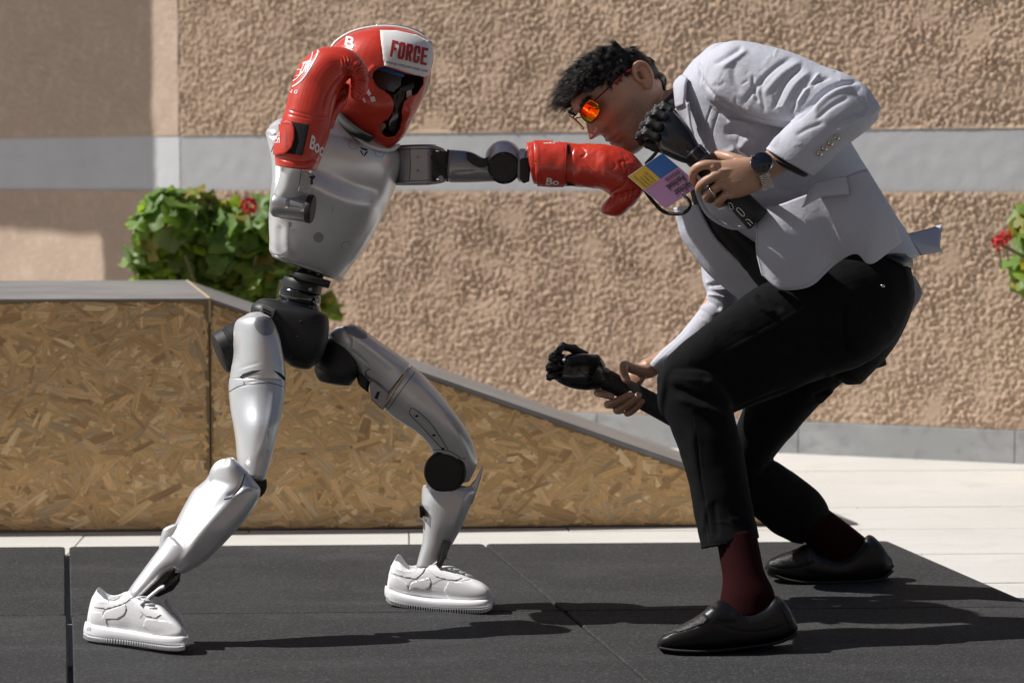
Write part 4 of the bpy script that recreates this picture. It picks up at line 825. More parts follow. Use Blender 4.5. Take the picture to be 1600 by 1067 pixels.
def treads(so, par):
    A = crom([r[:6] for r in so], 9); g_ = G()
    for r in A[3:-3:1]:
        b_ = P(r[2], r[3] - 3.4, r[4]) ; 
        for s_ in (-1, 1): box(b_ + np.array([0, s_ * r[5] * .90, 0]), ell(.68, 0, 5), (0, .0070, 0), ell(0, 3.0, 5), g_)
    return obj('tread_ribs', g_, M['shoe'], par, smooth=False, kind='stuff')
treads(so1, s1o)
for nm, pl in (('collar_panel', [(149, 938), (165, 940), (184, 933), (203, 923), (211, 931), (192, 944), (166, 951), (147, 948)]), ('swoosh', [(158, 969), (164, 956), (176, 951), (188, 947), (196, 943), (198, 951), (194, 960), (184, 966), (172, 966)]),
               ('toe_overlay', [(228, 966), (240, 968), (256, 969), (272, 973), (285, 984), (288, 993), (262, 993), (238, 989), (224, 978)]), ('eyestay', [(212, 934), (222, 938), (238, 951), (252, 960), (244, 965), (228, 962), (214, 950), (204, 936)]), ('heel_panel', [(142, 955), (156, 956), (166, 966), (169, 981), (140, 975)])):
    f_ = fillpoly(pl, ub1, .0004, step=2.5)
    if f_.n: solid(obj(nm, f_, M['shoe'], sn1), .0008)
lineset([[(158, 966.5), (161, 957), (165, 951)], [(171, 946.5), (178, 942), (184, 939)], [(196.5, 946), (197, 954), (191, 962), (183, 964.5)], [(219, 964.5), (223.5, 959)]], .9, ub1, 'seam', M['shoe_dark'], sn1)
lineset([[(137, 980), (137, 985)], [(139, 979), (139.5, 985)], [(141.5, 979.5), (141.5, 985.5)]], .7, loft(so1, n=40, k=5, e=3.2).bvh(), 'sole_mark', M['shoe_dark'], s1o)
def tongue(prof, d, hw, par):
    return obj('tongue', patch([[(u_, v_ + 1.5, d - hw), (u_ + .6, v_ - 1.2, d), (u_, v_ + 1.5, d + hw)] for u_, v_ in prof], .005, 5, 6), M['shoe'], par)
tongue([(220, 945), (231, 936), (242, 927), (251, 920), (257, 918)], 4.882, .025, sn1)
obj('strap_flap', remesh(loft([(257, 942, 262, 934, 4.935, .012), (264, 952, 272, 946, 4.932, .014), (276, 966, 284, 962, 4.928, .013), (284, 977, 288, 974, 4.925, .010)], n=20), .0016, 2), M['shoe'], sn1)
lc = G()
for q in range(4):
    a = np.array([214 + q * 7, 934 + q * 5.2]); b = a + np.array([17, -1.0 + q]); tube([cast(*a, ub1, .001) if cast(*a, ub1, .001) is not None else P(*a, 4.86), P(*((a + b) / 2 + (0, -1.2)), 4.856 - .004 * q), P(*b, 4.868 - .004 * q)], .0022, g=lc, n=8)
obj('laces', lc, M['shoe'], sn1)
obj('lace_clip', box(P(243, 953, 4.858), ell(3, .6, 4.9), ell(0, 1.6, 4.9), (0, .002, 0)), M['steel'], sn1, smooth=False, bevel=.0008)

up2 = [(613, 880, 606, 925, 5.3906, 0.026), (624, 864.5, 618, 928, 5.3838, 0.036), (638, 880, 634, 932, 5.374, 0.04), (652, 879, 652, 936, 5.3636, 0.041), (664, 876, 668, 939, 5.3544, 0.041), (684, 879, 690, 941, 5.341, 0.042), (707, 888, 712, 943, 5.3268, 0.044), (733, 901, 737, 944, 5.3118, 0.046), (752, 909, 755, 942, 5.3009, 0.044), (764, 918, 765, 940, 5.2944, 0.036), (769, 926, 769, 937, 5.2918, 0.024)]
so2 = [(602.5, 914, 602, 932, 5.3949, 0.026), (612, 920, 612, 939, 5.3891, 0.038), (634, 927, 634, 944.5, 5.3752, 0.044), (668, 933, 668, 949, 5.3532, 0.046), (700, 934.5, 700, 951.5, 5.3324, 0.048), (735, 935.5, 735, 952, 5.3118, 0.049), (758, 933, 759, 951, 5.2979, 0.043), (772, 929, 773, 943, 5.2897, 0.028)]
cut2 = [(612, 855, 690, 852, 5.359, 0.031, 2.4, -0.015), (617, 875, 680, 874, 5.359, 0.03, 2.4, -0.015), (626, 890, 676, 890, 5.359, 0.028, 2.4, -0.015), (634, 902, 668, 902, 5.359, 0.023, 2.4, -0.015)]
sn2, u2g = sneaker(up2, so2, cut2, 'white sneaker flat on the mat under the robot\'s forward leg', 5.34, None, None, None)
sculpt(u2g, [([(612, 884), (625, 889), (640, 892), (655, 885), (662, 878)], 3, 1.2)])
obj('upper', u2g, M['shoe'], sn2); ub2 = u2g.bvh()
s2s = obj('sole', loft(so2, n=40, k=5, e=3.2, cap=(.2, .3)), M['shoe'], sn2, sharp=50); treads(so2, s2s)
for nm, pl in (('collar_panel', [(611, 884), (626, 890), (642, 893), (655, 887), (660, 878), (668, 881), (662, 893), (650, 904), (634, 902), (611, 895)]), ('swoosh', [(639, 921), (643, 910), (653, 907), (664, 904), (671, 902), (674, 910), (670, 918), (660, 921), (650, 918)]),
               ('toe_overlay', [(701, 908), (718, 909), (738, 906), (755, 915), (767, 928), (766, 935), (735, 936), (702, 935), (694, 922)]), ('eyestay', [(672, 882), (684, 888), (703, 896), (722, 903), (712, 907), (694, 904), (680, 900), (668, 889)]), ('heel_panel', [(608, 897), (624, 903), (637, 913), (640, 926), (606, 917)])):
    f_ = fillpoly(pl, ub2, .0004, step=2.5)
    if f_.n: solid(obj(nm, f_, M['shoe'], sn2), .0008)
lineset([[(639, 920), (639, 912), (644, 906), (654, 899), (657, 894)], [(668, 904), (672.5, 909), (672, 916), (666, 921)], [(676, 912), (688, 905.5), (701, 905), (701.5, 914), (709, 918)], [(712, 911), (722, 907.5), (734, 905)], [(617, 899), (629, 908)]], .8, ub2, 'seam', M['shoe_dark'], sn2)
gh = G()
for q in ((711, 914.5), (719, 912.5), (723.5, 915), (730, 912), (735, 915), (715, 917), (695, 899), (707, 903.5)): fillpoly(disc(q, .9, 8), ub2, .0008, gh)
obj('vent_holes', gh, M['shoe_dark'], sn2, smooth=False)
lc = G()
for q in range(4):
    a = np.array([692 + q * 9.5, 885.5 + q * 4.0]); b = a + np.array([19, .5 + q * .8]); tube([P(*a, 5.30), P(*((a + b) / 2 + (0, -.5)), 5.294), P(*b, 5.305)], .0024, g=lc, n=8)
obj('laces', lc, M['shoe'], sn2)
tongue([(668, 890), (678, 883), (688, 876), (696, 872), (702, 875)], 5.34, .022, sn2)

# ------------------------------------------------------------------ the man: one continuous body, clothes as children
M['skin'] = mat('skin', (.36, .20, .135), .43, sss=.10, attr='tone', var=[], bump=[(520, .22, .0015), (110, .16, .002)])
M['hair'] = mat('black_hair', (.012, .0105, .010), .40)
M['jacket'] = mat('pale_grey_wool', (.50, .51, .58), .88, bump=[(900, .35, .0012), (38, .30, .006), (110, .25, .003)], var=[(700, (.44, .45, .515), .45, .7)])
M['lining'] = mat('black_lining', (.012, .012, .013), .6)
M['shirt'] = mat('black_jersey', (.010, .010, .011), .8, bump=[(30, .25, .006)])
M['trouser'] = mat('black_cotton', (.0055, .0055, .0065), .9, spec=.15, bump=[(1100, .2, .001), (22, .25, .008)])
M['sock'] = mat('burgundy_knit', (.022, .0032, .0040), .9, spec=.1, bump=[((900, 900, 120), .7, .0015)])
M['leather'] = mat('black_leather', (.008, .008, .009), .38, bump=[(420, .25, .001), (30, .1, .004)])
M['weltsole'] = mat('rubber_sole', (.02, .02, .02), .8)
M['gold'] = mat('pale_gold', (.72, .60, .45), .22, 1.0)
M['dialglass'] = mat('watch_dial', (.004, .005, .010), .08, coat=.5)
def cam2w(x, y, z): return x * CR - y * CU + z * CF
# --- head frame: forward is down and to the left, up is to the upper left, near side towards the camera
hO = P(974, 142, 5.285); hf = nz(cam2w(-.638, .672, -.376)); hu0 = cam2w(-.693, -.714, -.10); hr = nz(np.cross(hf, hu0)); 
if hr @ CF > 0: hr = -hr
hu_ = nz(hu0 - hf * (hu0 @ hf)); HS = 1.148e-3
def H(x, y, z): return hO + HS * (np.multiply.outer(x, hf) + np.multiply.outer(y, hr) + np.multiply.outer(z, hu_))
HT = np.array([(-104, 70, 25, 18), (-98, 84, 10, 32), (-88, 93, -4, 43), (-76, 93, -18, 51), (-62, 92, -32, 57), (-48, 94, -48, 61), (-34, 95, -64, 64), (-18, 97, -78, 67), (0, 98, -88, 70), (20, 95, -96, 73), (36, 99, -100, 75), (55, 96, -102, 77), (75, 90, -100, 76), (95, 77, -91, 70), (112, 56, -72, 57), (124, 30, -45, 39), (131, 5, -18, 16)], float)
HT[:, 0] = np.where(HT[:, 0] > 36, 36 + (HT[:, 0] - 36) * .56, HT[:, 0]); HT[:, 2] = np.where(HT[:, 0] > -30, HT[:, 2] * .84, HT[:, 2] - 14); HT[:, 3] *= .93; HT[-10:, 2] = [-74, -78, -76, -70, -60, -49, -34, -14, 6, 18]; HT[-3:, 1] = [58, 46, 32]
def head_bag():
    A = crom(HT, 7); ph = np.linspace(0, 2 * math.pi, 128, endpoint=False); c, s = np.cos(ph), np.sin(ph); rings = []
    for z, xf, xb, w_ in A:
        xc = (xf + xb) / 2 - 5; ex = 2 / 2.15
        x = xc + np.where(c > 0, xf - xc, xc - xb) * np.sign(c) * np.abs(c) ** ex; y = w_ * np.sign(s) * np.abs(s) ** ex
        fr = np.clip((x - 35) / 30, 0, 1); g_ = lambda y0, z0, sy, sz: np.exp(-((np.abs(y) - y0) / sy) ** 2 - ((z - z0) / sz) ** 2)
        tz = np.clip((26 - z) / 44, 0, 1) if z > -22 else max(0, 1 - (-22 - z) / 9)
        nose = 29 * tz ** 1.25 * np.exp(-(y / (8 + 6 * tz)) ** 2)
        x = x + fr * (nose + 8 * g_(14, -20, 6, 7) - 10 * g_(31, 20, 15, 10) + 4.5 * g_(26, 37, 16, 6) + 7 * np.exp(-(y / 21) ** 2 - ((z + 45) / 4.5) ** 2) + 6 * np.exp(-(y / 19) ** 2 - ((z + 57) / 5) ** 2) - 5 * np.exp(-(y / 23) ** 2 - ((z + 51) / 1.8) ** 2) - 3 * np.exp(-(y / 24) ** 2 - ((z + 67) / 5) ** 2) + 5 * np.exp(-(y / 20) ** 2 - ((z + 84) / 9) ** 2) + 4 * g_(31, 20, 11, 6))
        y = y + np.sign(y) * fr * (4 * g_(50, -2, 18, 14) - 4 * g_(48, -42, 14, 14))
        rings.append(H(x, y, np.full_like(x, z)))
    return skin_rings(rings)
body = G(); body.add(*head_bag())
# ears
for sd in (1, -1):
    oy = sd * 66; eo = (-14, -3)
    def E_(x, z, out): return H(np.array(eo[0] + x * .86), np.array(oy + sd * out * .8), np.array(eo[1] + z * .86))
    hel = [(11, -6, 1), (15, 8, 5), (12, 22, 10), (2, 31, 15), (-10, 29, 19), (-18, 18, 20), (-19, 3, 18), (-14, -12, 13), (-6, -24, 8), (3, -30, 5), (9, -24, 2), (9, -14, 1)]
    tube([E_(*q) for q in hel], .0047, k=4, g=body, n=12)
    tube([E_(*q) for q in [(6, 18, 6), (-6, 19, 12), (-11, 8, 13), (-8, -6, 9), (-2, -16, 6)]], .0040, k=4, g=body, n=10)
    tube([E_(*q) for q in [(-10, 20, 5), (-9, 0, 4), (-2, -20, 3)]], [.009, .010, .008], k=3, g=body, n=12)
    tube([E_(*q) for q in [(10, -4, 2), (8, -10, 4)]], .005, g=body, n=10)
# neck, trunk and limbs (mostly inside the clothes)
loft([(1008, 228, 1026, 142, 5.29, .050), (1030, 222, 1046, 140, 5.29, .052), (1060, 218, 1072, 124, 5.29, .058), (1092, 215, 1100, 112, 5.30, .075)], n=28, g=body)
tube([P(1095, 165, 5.30), P(1160, 210, 5.30), P(1260, 300, 5.30), P(1360, 430, 5.30)], [.06, .095, .09, .075], k=3, n=20, g=body)
tube([P(1105, 140, 5.22), P(1150, 118, 5.13), P(1250, 140, 5.06), P(1325, 163, 5.02)], [.05, .05, .045, .038], k=3, n=16, g=body)
tube([P(1325, 163, 5.02), P(1260, 220, 5.0), P(1215, 250, 4.99), P(1190, 266, 4.985)], [.04, .036, .030, .026], k=3, n=18, g=body)
tube([P(1100, 190, 5.35), P(1120, 230, 5.47), P(1130, 350, 5.52), P(1130, 455, 5.50)], [.04, .036, .030, .026], k=3, n=16, g=body)
tube([P(1130, 455, 5.50), P(1080, 528, 5.48), P(1030, 566, 5.46), P(1012, 576, 5.455)], [.026, .024, .0225, .024], k=3, n=16, g=body)
tube([P(1340, 450, 5.22), P(1220, 520, 5.08), P(1085, 592, 5.0), P(1110, 720, 4.96), P(1152, 900, 4.90), P(1150, 960, 4.87)], [.05, .045, .034, .030, .026, .024], k=3, n=16, g=body)
tube([P(1350, 450, 5.40), P(1240, 590, 5.51), P(1174, 752, 5.6), P(1220, 784, 5.66), P(1280, 824, 5.70), P(1325, 850, 5.715)], [.05, .036, .024, .024, .024, .023], k=3, n=16, g=body)
tube([P(1150, 965, 4.86), P(1100, 992, 4.85), P(1060, 1002, 4.84)], [.024, .024, .02], n=14, k=3, g=body)
tube([P(1325, 855, 5.71), P(1275, 888, 5.7), P(1225, 890, 5.7)], [.023, .023, .02], n=14, k=3, g=body)
def fing(pts, r0, r1, k=4):
    n_ = len(pts); tube([P(*q) for q in pts], np.linspace(r0, r1, n_), n=14, k=k, g=body, cap=.9)
# near hand: fist round the shaft, back of the hand to the camera
loft([(1201, 245, 1194, 288, 4.988, .020), (1184, 244, 1188, 297, 4.985, .021), (1165, 247, 1172, 304, 4.982, .0205), (1145, 249, 1156, 309, 4.982, .020), (1126, 251, 1141, 310, 4.984, .018), (1116, 254, 1132, 303, 4.988, .016)], n=30, e=2.5, k=4, cap=(.2, .4), g=body)
fing([(1128, 260, 4.984), (1112, 258, 4.976), (1098, 258.5, 4.976), (1086, 265, 4.986), (1082.5, 276, 5.008), (1087, 286, 5.034), (1097, 285, 5.05)], .0112, .0085)
fing([(1134, 274, 4.98), (1120, 274, 4.970), (1106, 281, 4.972), (1095, 290, 4.984), (1093, 297, 5.008), (1100, 300, 5.035), (1110, 296, 5.05)], .0110, .0085)
fing([(1140, 289, 4.98), (1127, 289, 4.972), (1115, 297, 4.975), (1105, 305, 4.988), (1105, 311, 5.010), (1113, 311, 5.036), (1121, 306, 5.05)], .0104, .008)
fing([(1150, 302, 4.984), (1137, 303, 4.978), (1127, 311, 4.982), (1121, 317, 4.993), (1123, 320, 5.012), (1131, 318, 5.033)], .0093, .0072)
fing([(1165, 255, 4.995), (1142, 247, 5.01), (1122, 243, 5.04), (1106, 252, 5.055), (1098, 262, 5.056)], .013, .009)
for q in ((1113, 262), (1121, 277), (1128, 291), (1138, 305)): fing([(q[0] + 4, q[1], 4.978), (q[0], q[1], 4.971)], .0092, .0085, 1)
for a, b in (((1180, 262), (1118, 268)), ((1180, 270), (1126, 282)), ((1182, 279), (1134, 295))): fing([(*a, 4.972), ((a[0] + b[0]) / 2, (a[1] + b[1]) / 2, 4.968), (*b, 4.969)], .0042, .0048)
# far hand: thumb over the shaft, fingertips coming round from below
loft([(1022, 560, 1010, 590, 5.455, .024), (1008, 565, 1000, 605, 5.458, .022), (992, 572, 985, 622, 5.462, .020), (975, 585, 965, 630, 5.466, .017)], n=26, e=2.4, g=body)
fing([(985, 600, 5.468), (955, 612, 5.470), (937, 612, 5.455), (934, 614, 5.425), (944, 616, 5.398), (955, 619.5, 5.392)], .0108, .0082)
fing([(985, 615, 5.468), (962, 630, 5.47), (950, 632, 5.455), (954, 631, 5.425), (970, 624, 5.397), (985, 616, 5.390)], .0110, .0084)
fing([(990, 622, 5.468), (974, 638, 5.47), (964, 641, 5.455), (970, 638, 5.425), (985, 629, 5.398), (998, 617.5, 5.392)], .0106, .0082)
fing([(1000, 624, 5.468), (988, 640, 5.468), (980, 645, 5.455), (986, 643, 5.43), (997, 634, 5.405), (1004, 626, 5.400)], .0098, .0076)
fing([(1015, 580, 5.445), (997, 578, 5.43), (983, 574, 5.41), (975, 571, 5.398), (974, 580, 5.385), (979, 594, 5.380)], .0135, .0098)
body = remesh(body, .0021, 3)
sculpt(body, [([(1094, 279), (1102, 274), (1112, 270)], 1.6, -2), ([(1103, 293), (1112, 287), (1121, 282)], 1.5, -2), ([(1114, 305), (1122, 298), (1129, 296)], 1.5, -2)])
_V = body.V(); _r = (_V - hO) / HS; _x, _y, _z = _r @ hf, _r @ hr, _r @ hu_; _n = len(_V); _rg = np.random.default_rng(3)
tone = np.tile([.43, .245, .165], (_n, 1)); _head = (np.abs(_x) < 135) & (np.abs(_y) < 90) & (_z < 110) & (_z > -115)
def _mix(wt, c):
    global tone
    tone = tone * (1 - wt[:, None]) + np.array(c) * wt[:, None]
_beard = _head * np.clip((-8 - _z) / 16, 0, 1) * np.clip((_x - 5) / 25, 0, 1) * np.clip(1 - np.exp(-((np.abs(_y)) / 20) ** 2 - ((_z + 50) / 12) ** 2), 0, 1)
_mix(_beard * (.35 + .35 * _rg.random(_n)), (.17, .11, .083)); _mix(_head * .75 * np.exp(-(_y / 21) ** 2 - ((_z + 51) / 9) ** 2) * (_x > 70), (.30, .125, .10))
_mix(_head * .4 * np.exp(-((np.abs(_y) - 44) / 20) ** 2 - ((_z + 4) / 18) ** 2) * (_x > 20), (.42, .20, .13)); _mix(_head * .5 * np.exp(-(_y / 16) ** 2 - ((_z + 12) / 16) ** 2) * (_x > 90), (.43, .20, .135)); _mix(_head * .45 * np.exp(-((_x + 20) / 24) ** 2 - ((_z + 12) / 34) ** 2) * (np.abs(_y) > 66), (.42, .19, .13))
tone *= (1 + .07 * np.sin(_V @ np.array([61., 40, 77]) + 1) * np.sin(_V @ np.array([-33., 90, 51])) + .05 * _rg.normal(size=_n))[:, None]
person = obj('person', body, M['skin'], loc=Gr(1180, 960, zm), label='man in pale grey jacket and black trousers ducking from the red glove', cat='person')
_ca = person.data.color_attributes.new('tone', 'FLOAT_COLOR', 'POINT'); _ca.data.foreach_set('color', np.c_[tone, np.ones(_n)].astype(np.float32).ravel())
def wear(name, g, m_, parent=None, **kw): return obj(name, g, m_, parent or person, **kw)
# lips
bbv = body.bvh()
# nails of the far hand
for q, ax in (((979, 591), (1.0, 3.6)), ((985, 616.5), (3, -1.4)), ((998, 618), (2.6, -1.8)), ((954, 618.5), (3, 1))):
    c_ = cast(*q, bbv, .0004)
    if c_ is not None:
        t_ = math.atan2(ax[1], ax[0]); M.setdefault('nail', mat('fingernail', (.50, .33, .27), .3, sss=.1)); wear('fingernail', fillpoly(disc(q, 4.2, 14, 1, .72, t_), bbv, .0007, step=2), M['nail'])
# --- hair
def hair_bag():
    rg = np.random.default_rng(5); g_ = G(); A = crom(HT, 7); V, F = head_bag(); 
    Lx = (V - hO) @ hf / HS; Ly = (V - hO) @ hr / HS; Lz = (V - hO) @ hu_ / HS
    def hairline(x, y):
        y = abs(y)
        if x > 74: return 57 - (y / 40) ** 2 * 4
        if x > 50: return 44 if y < 60 else 40
        if x > 20: return 28
        if x > 6: return 20
        if x > -34: return 25
        if x > -46: return -24
        return -56
    T_ = []
    n_ = 128; rows = len(V) // n_
    keep = np.array([z > hairline(x, y) for x, y, z in zip(Lx, Ly, Lz)])
    N = np.zeros_like(V); P_ = V.reshape(rows, n_, 3); 
    Nn = V - (hO + HS * (hf * -2 + hu_ * 5)); Nn /= np.linalg.norm(Nn, axis=1)[:, None]
    cap = G(); cap.add(V + Nn * .004, [f for f in F if len(f) == 4 and all(keep[i] for i in f)]); g_.join(cap)
    ok = [f for f in F if len(f) == 4 and all(keep[i] for i in f)]; fa = np.array(ok)
    ar = np.linalg.norm(np.cross(V[fa[:, 2]] - V[fa[:, 0]], V[fa[:, 3]] - V[fa[:, 1]]), axis=1); ar /= ar.sum()
    NS = 28000; ch = rg.choice(len(fa), NS, p=ar); w1, w2 = rg.random(NS), rg.random(NS)
    c_hd = hO + HS * (hf * -2 + hu_ * 5); fq = fa[ch]; w1_, w2_ = w1[:, None], w2[:, None]
    roots = (V[fq[:, 0]] * (1 - w1_) + V[fq[:, 1]] * w1_) * (1 - w2_) + (V[fq[:, 3]] * (1 - w1_) + V[fq[:, 2]] * w1_) * w2_
    def guide(p):
        x, y, z = (p - hO) @ hf / HS, (p - hO) @ hr / HS, (p - hO) @ hu_ / HS; nrm = nz(p - c_hd)
        topf = np.clip((z - 34) / 26, 0, 1); fr = np.clip((x + 15) / 85, 0, 1); side = 1 - topf
        d = nrm * (.46 * topf + .15 * side) + hf * (topf * (.42 + .80 * fr) + side * (-.3 if x < 40 else .25)) + hu_ * (topf * .42 * fr - side * .8) + hr * (.10 * math.sin(x * .07 + 1) * topf) + rg.normal(size=3) * (.045 * topf + .03)
        L = (.016 + .018 * topf + .015 * topf * fr ** 2) * rg.uniform(.55, 1.25)
        if z < 28 and x > -12: L = .006
        if x < -20 and z < 5: L = .008
        return nz(d) * L
    NCL = 800; cid = rg.choice(NS, NCL, replace=False); C0 = roots[cid]; CV = np.array([guide(p) for p in C0])
    near = np.concatenate([((roots[i:i + 1000, None] - C0[None]) ** 2).sum(2).argmin(1) for i in range(0, NS, 1000)])
    down = nz(hf * .4 - np.array([0, 0, 1.0]))
    for i in range(NS):
        p, c0, cv = roots[i], C0[near[i]], CV[near[i]]; l = np.linalg.norm(cv); off = c0 - p; k1 = .12 if l < .010 else .35; k2 = .2 if l < .010 else .60
        v_ = cv * rg.uniform(.72, 1.12) + rg.normal(size=3) * l * .11
        nrm = nz(p - c_hd); p0 = p - nrm * .001; p1 = p + v_ * .5 + off * k1 + nrm * l * .05; p2 = p + v_ + off * k2 + down * l * .10
        a_ = nz(np.cross(v_, rg.normal(size=3))); b_ = np.cross(nz(v_), a_); wd = rg.uniform(.00026, .00046); q = []
        for pp, ww in ((p0, wd), (p1, wd * .9)):
            for k in range(3): q.append(pp + ww * (math.cos(k * 2.094) * a_ + math.sin(k * 2.094) * b_))
        q.append(p2); g_.add(q, [(0, 1, 4, 3), (1, 2, 5, 4), (2, 0, 3, 5), (3, 4, 6), (4, 5, 6), (5, 3, 6)])
    return g_
wear('hair', hair_bag(), M['hair'], rec=False)
eb_ = G(); rg_ = np.random.default_rng(9)
for sd in (1, -1):
    for i in range(160):
        t = rg_.random(); y = 14 + 38 * t; z = 34 + 7 * math.sin(t * 2.4) + rg_.normal() * 2.2; x = 100 + 4 - (y / 55) ** 2 * 20; p = H(np.array(x), np.array(sd * y), np.array(z)); d_ = nz(hr * sd * .8 + hu_ * .4 + hf * .2 + rg_.normal(size=3) * .2)
        a_ = nz(np.cross(d_, hf)); eb_.add([p - a_ * .0007, p + a_ * .0007, p + d_ * .009 + hf * .001, p + hf * .0012], [(0, 1, 2), (0, 3, 2), (1, 2, 3)])
wear('eyebrows', eb_, M['hair'], rec=False)

# --- jacket: trunk and both sleeves welded, then pressed with folds
jk = loft([(1052, 148, 1090, 88, 5.28, .10), (1066, 172, 1118, 68, 5.29, .155), (1077, 205, 1160, 72, 5.30, .185), (1084, 245, 1225, 98, 5.30, .195), (1088, 290, 1290, 160, 5.30, .20), (1108, 335, 1335, 232, 5.30, .20), (1145, 358, 1372, 292, 5.30, .195), (1195, 392, 1410, 352, 5.30, .185), (1245, 425, 1438, 399, 5.30, .17)], n=48, k=5, e=2.5, cap=(.15, .08))
loft([(1097, 140, 1110, 78, 5.15, .07), (1110, 160, 1142, 64, 5.12, .075), (1140, 176, 1180, 67, 5.10, .075), (1180, 192, 1231, 80, 5.075, .073), (1222, 200, 1282, 102, 5.05, .068), (1262, 207, 1325, 118, 5.03, .064), (1290, 215, 1356, 138, 5.015, .058), (1310, 214, 1372, 160, 5.01, .05)], n=40, k=5, e=2.3, cap=(.3, .55), g=jk)
loft([(1298, 128, 1372, 186, 5.01, .054), (1275, 150, 1352, 205, 5.0, .058), (1252, 174, 1330, 222, 4.995, .056), (1226, 200, 1302, 246, 4.99, .052), (1197, 233, 1270, 276, 4.985, .046)], n=40, k=5, e=2.3, cap=(.5, .03), g=jk)
# far sleeve
loft([(1085, 190, 1150, 180, 5.45, .06), (1088, 250, 1165, 250, 5.50, .06), (1092, 340, 1165, 340, 5.52, .056), (1096, 410, 1160, 420, 5.52, .054), (1098, 440, 1155, 470, 5.51, .052), (1103, 467, 1148, 492, 5.50, .050), (1070, 512, 1112, 535, 5.48, .046), (1040, 541, 1070, 565, 5.47, .040), (1013, 566, 1028, 582, 5.46, .034)], n=32, k=5, e=2.2, cap=(.2, .03), g=jk)
jk = remesh(jk, .0023, 6)
S = []
S += [([(1092, 102), (1098, 126), (1110, 143), (1132, 163), (1161, 179), (1193, 190), (1233, 194)], 2.6, -5, 'pit'), ([(1104, 116), (1118, 140), (1146, 162), (1185, 180)], 6, 3)]
for p_, w_, h_ in [(q_[0], q_[1] * .72, q_[2] * 1.1) for q_ in [([(1163, 72), (1140, 86), (1112, 103)], 5, -5), ([(1170, 78), (1150, 92), (1125, 108)], 5, 4), ([(1244, 86), (1212, 106), (1176, 142), (1158, 168)], 5.5, -4.5), ([(1256, 94), (1222, 116), (1190, 152)], 7, 4), ([(1258, 100), (1228, 130), (1206, 176)], 5, -4.5), ([(1270, 108), (1240, 136), (1218, 178)], 6.5, 3.5),
                   ([(1192, 118), (1190, 148), (1196, 180)], 5, -2.5), ([(1150, 96), (1146, 120), (1158, 150)], 8, -2.5), ([(1276, 116), (1252, 146), (1232, 180)], 5, -4.5), ([(1284, 112), (1262, 136), (1240, 168)], 5, 6), ([(1176, 116), (1178, 140), (1185, 164)], 4, -3.5),
                   ([(1348, 127), (1312, 132), (1286, 146), (1262, 170), (1238, 193)], 4.2, -9), ([(1340, 136), (1310, 142), (1288, 156), (1266, 180)], 6, 5), ([(1330, 150), (1300, 166), (1272, 190)], 5, -3.5), ([(1356, 170), (1322, 182), (1292, 200)], 5, -3.5), ([(1360, 178), (1330, 192), (1300, 210)], 5, 3), ([(1300, 120), (1275, 128), (1255, 140)], 4, -4), ([(1290, 190), (1262, 202), (1240, 214)], 5, -2.5), ([(1345, 150), (1352, 168), (1346, 186)], 6, -3)]]: S.append((p_, w_, h_, 'fold' if False else ''))
# chest folds
S += [([(1135, 188), (1160, 192), (1178, 200)], 5, 6), ([(1130, 205), (1150, 206), (1172, 212)], 6, -6), ([(1180, 212), (1166, 222), (1155, 236)], 6, 5), ([(1196, 206), (1185, 228), (1178, 244)], 6, -5), ([(1120, 170), (1140, 180), (1165, 184)], 5, -4), ([(1150, 232), (1140, 238), (1128, 244)], 5, 4), ([(1215, 200), (1212, 218), (1205, 232)], 5, 4),
      ([(1111, 168), (1103, 195), (1098, 238)], 1.3, -2.2, 'pit'), ([(1122, 177), (1114, 205), (1109, 240)], 1.3, -1.6, 'pit'), ([(1111, 168), (1122, 177)], 1.2, -2, 'pit'), ([(1116, 172), (1108, 205), (1103, 239)], 4, 1.6),
      ([(1205, 292), (1235, 300), (1262, 312)], 5, -4), ([(1272, 280), (1262, 296), (1256, 312)], 4, 3), ([(1225, 270), (1250, 300), (1262, 320)], 1.0, -1.2, 'pit')]
# back of the skirt and far sleeve folds
S += [([(1330, 232), (1362, 290), (1400, 360)], 4, -4), ([(1102, 448), (1118, 444), (1135, 440)], 3.5, -6), ([(1104, 460), (1120, 462), (1136, 468)], 3.5, 6), ([(1098, 470), (1112, 474), (1128, 484)], 3.5, -6), ([(1092, 478), (1108, 486), (1120, 496)], 3.5, 5), ([(1085, 492), (1100, 498), (1112, 512)], 3.5, -4), ([(1102, 436), (1115, 452), (1140, 452)], 3, 4), ([(1075, 515), (1050, 540), (1020, 570)], 1.1, -1.2, 'pit')]
_rr = random.Random(4)
for q in range(70):                                     # small random creases of worn cloth
    a_ = (_rr.uniform(1100, 1370), _rr.uniform(80, 420)); an = _rr.gauss(.9, .6); l_ = _rr.uniform(8, 26); b__ = (a_[0] + l_ * math.cos(an), a_[1] - l_ * math.sin(an) * (1 if a_[1] < 240 else -.8)); md = ((a_[0] + b__[0]) / 2 + _rr.uniform(-3, 3), (a_[1] + b__[1]) / 2 + _rr.uniform(-3, 3))
    S.append(([a_, md, b__], _rr.uniform(1.6, 3.4), _rr.choice((-1, 1)) * _rr.uniform(.6, 1.8)))
sculpt(jk, S); noise_disp(jk, .0016, 7, 11, octaves=3)
jacket = wear('jacket', jk, M['jacket']); jbv = jk.bvh()
tube_seam = [([(1268, 274), (1252, 266), (1225, 250), (1198, 235)], .8)]
wear('cuff_lining', loft([(1207, 242, 1262, 271, 4.987, .038), (1203, 244, 1262, 275, 4.987, .039), (1203, 248, 1257, 277, 4.987, .034)], n=28, k=2, cap=(.02, .1)), M['lining'], jacket)
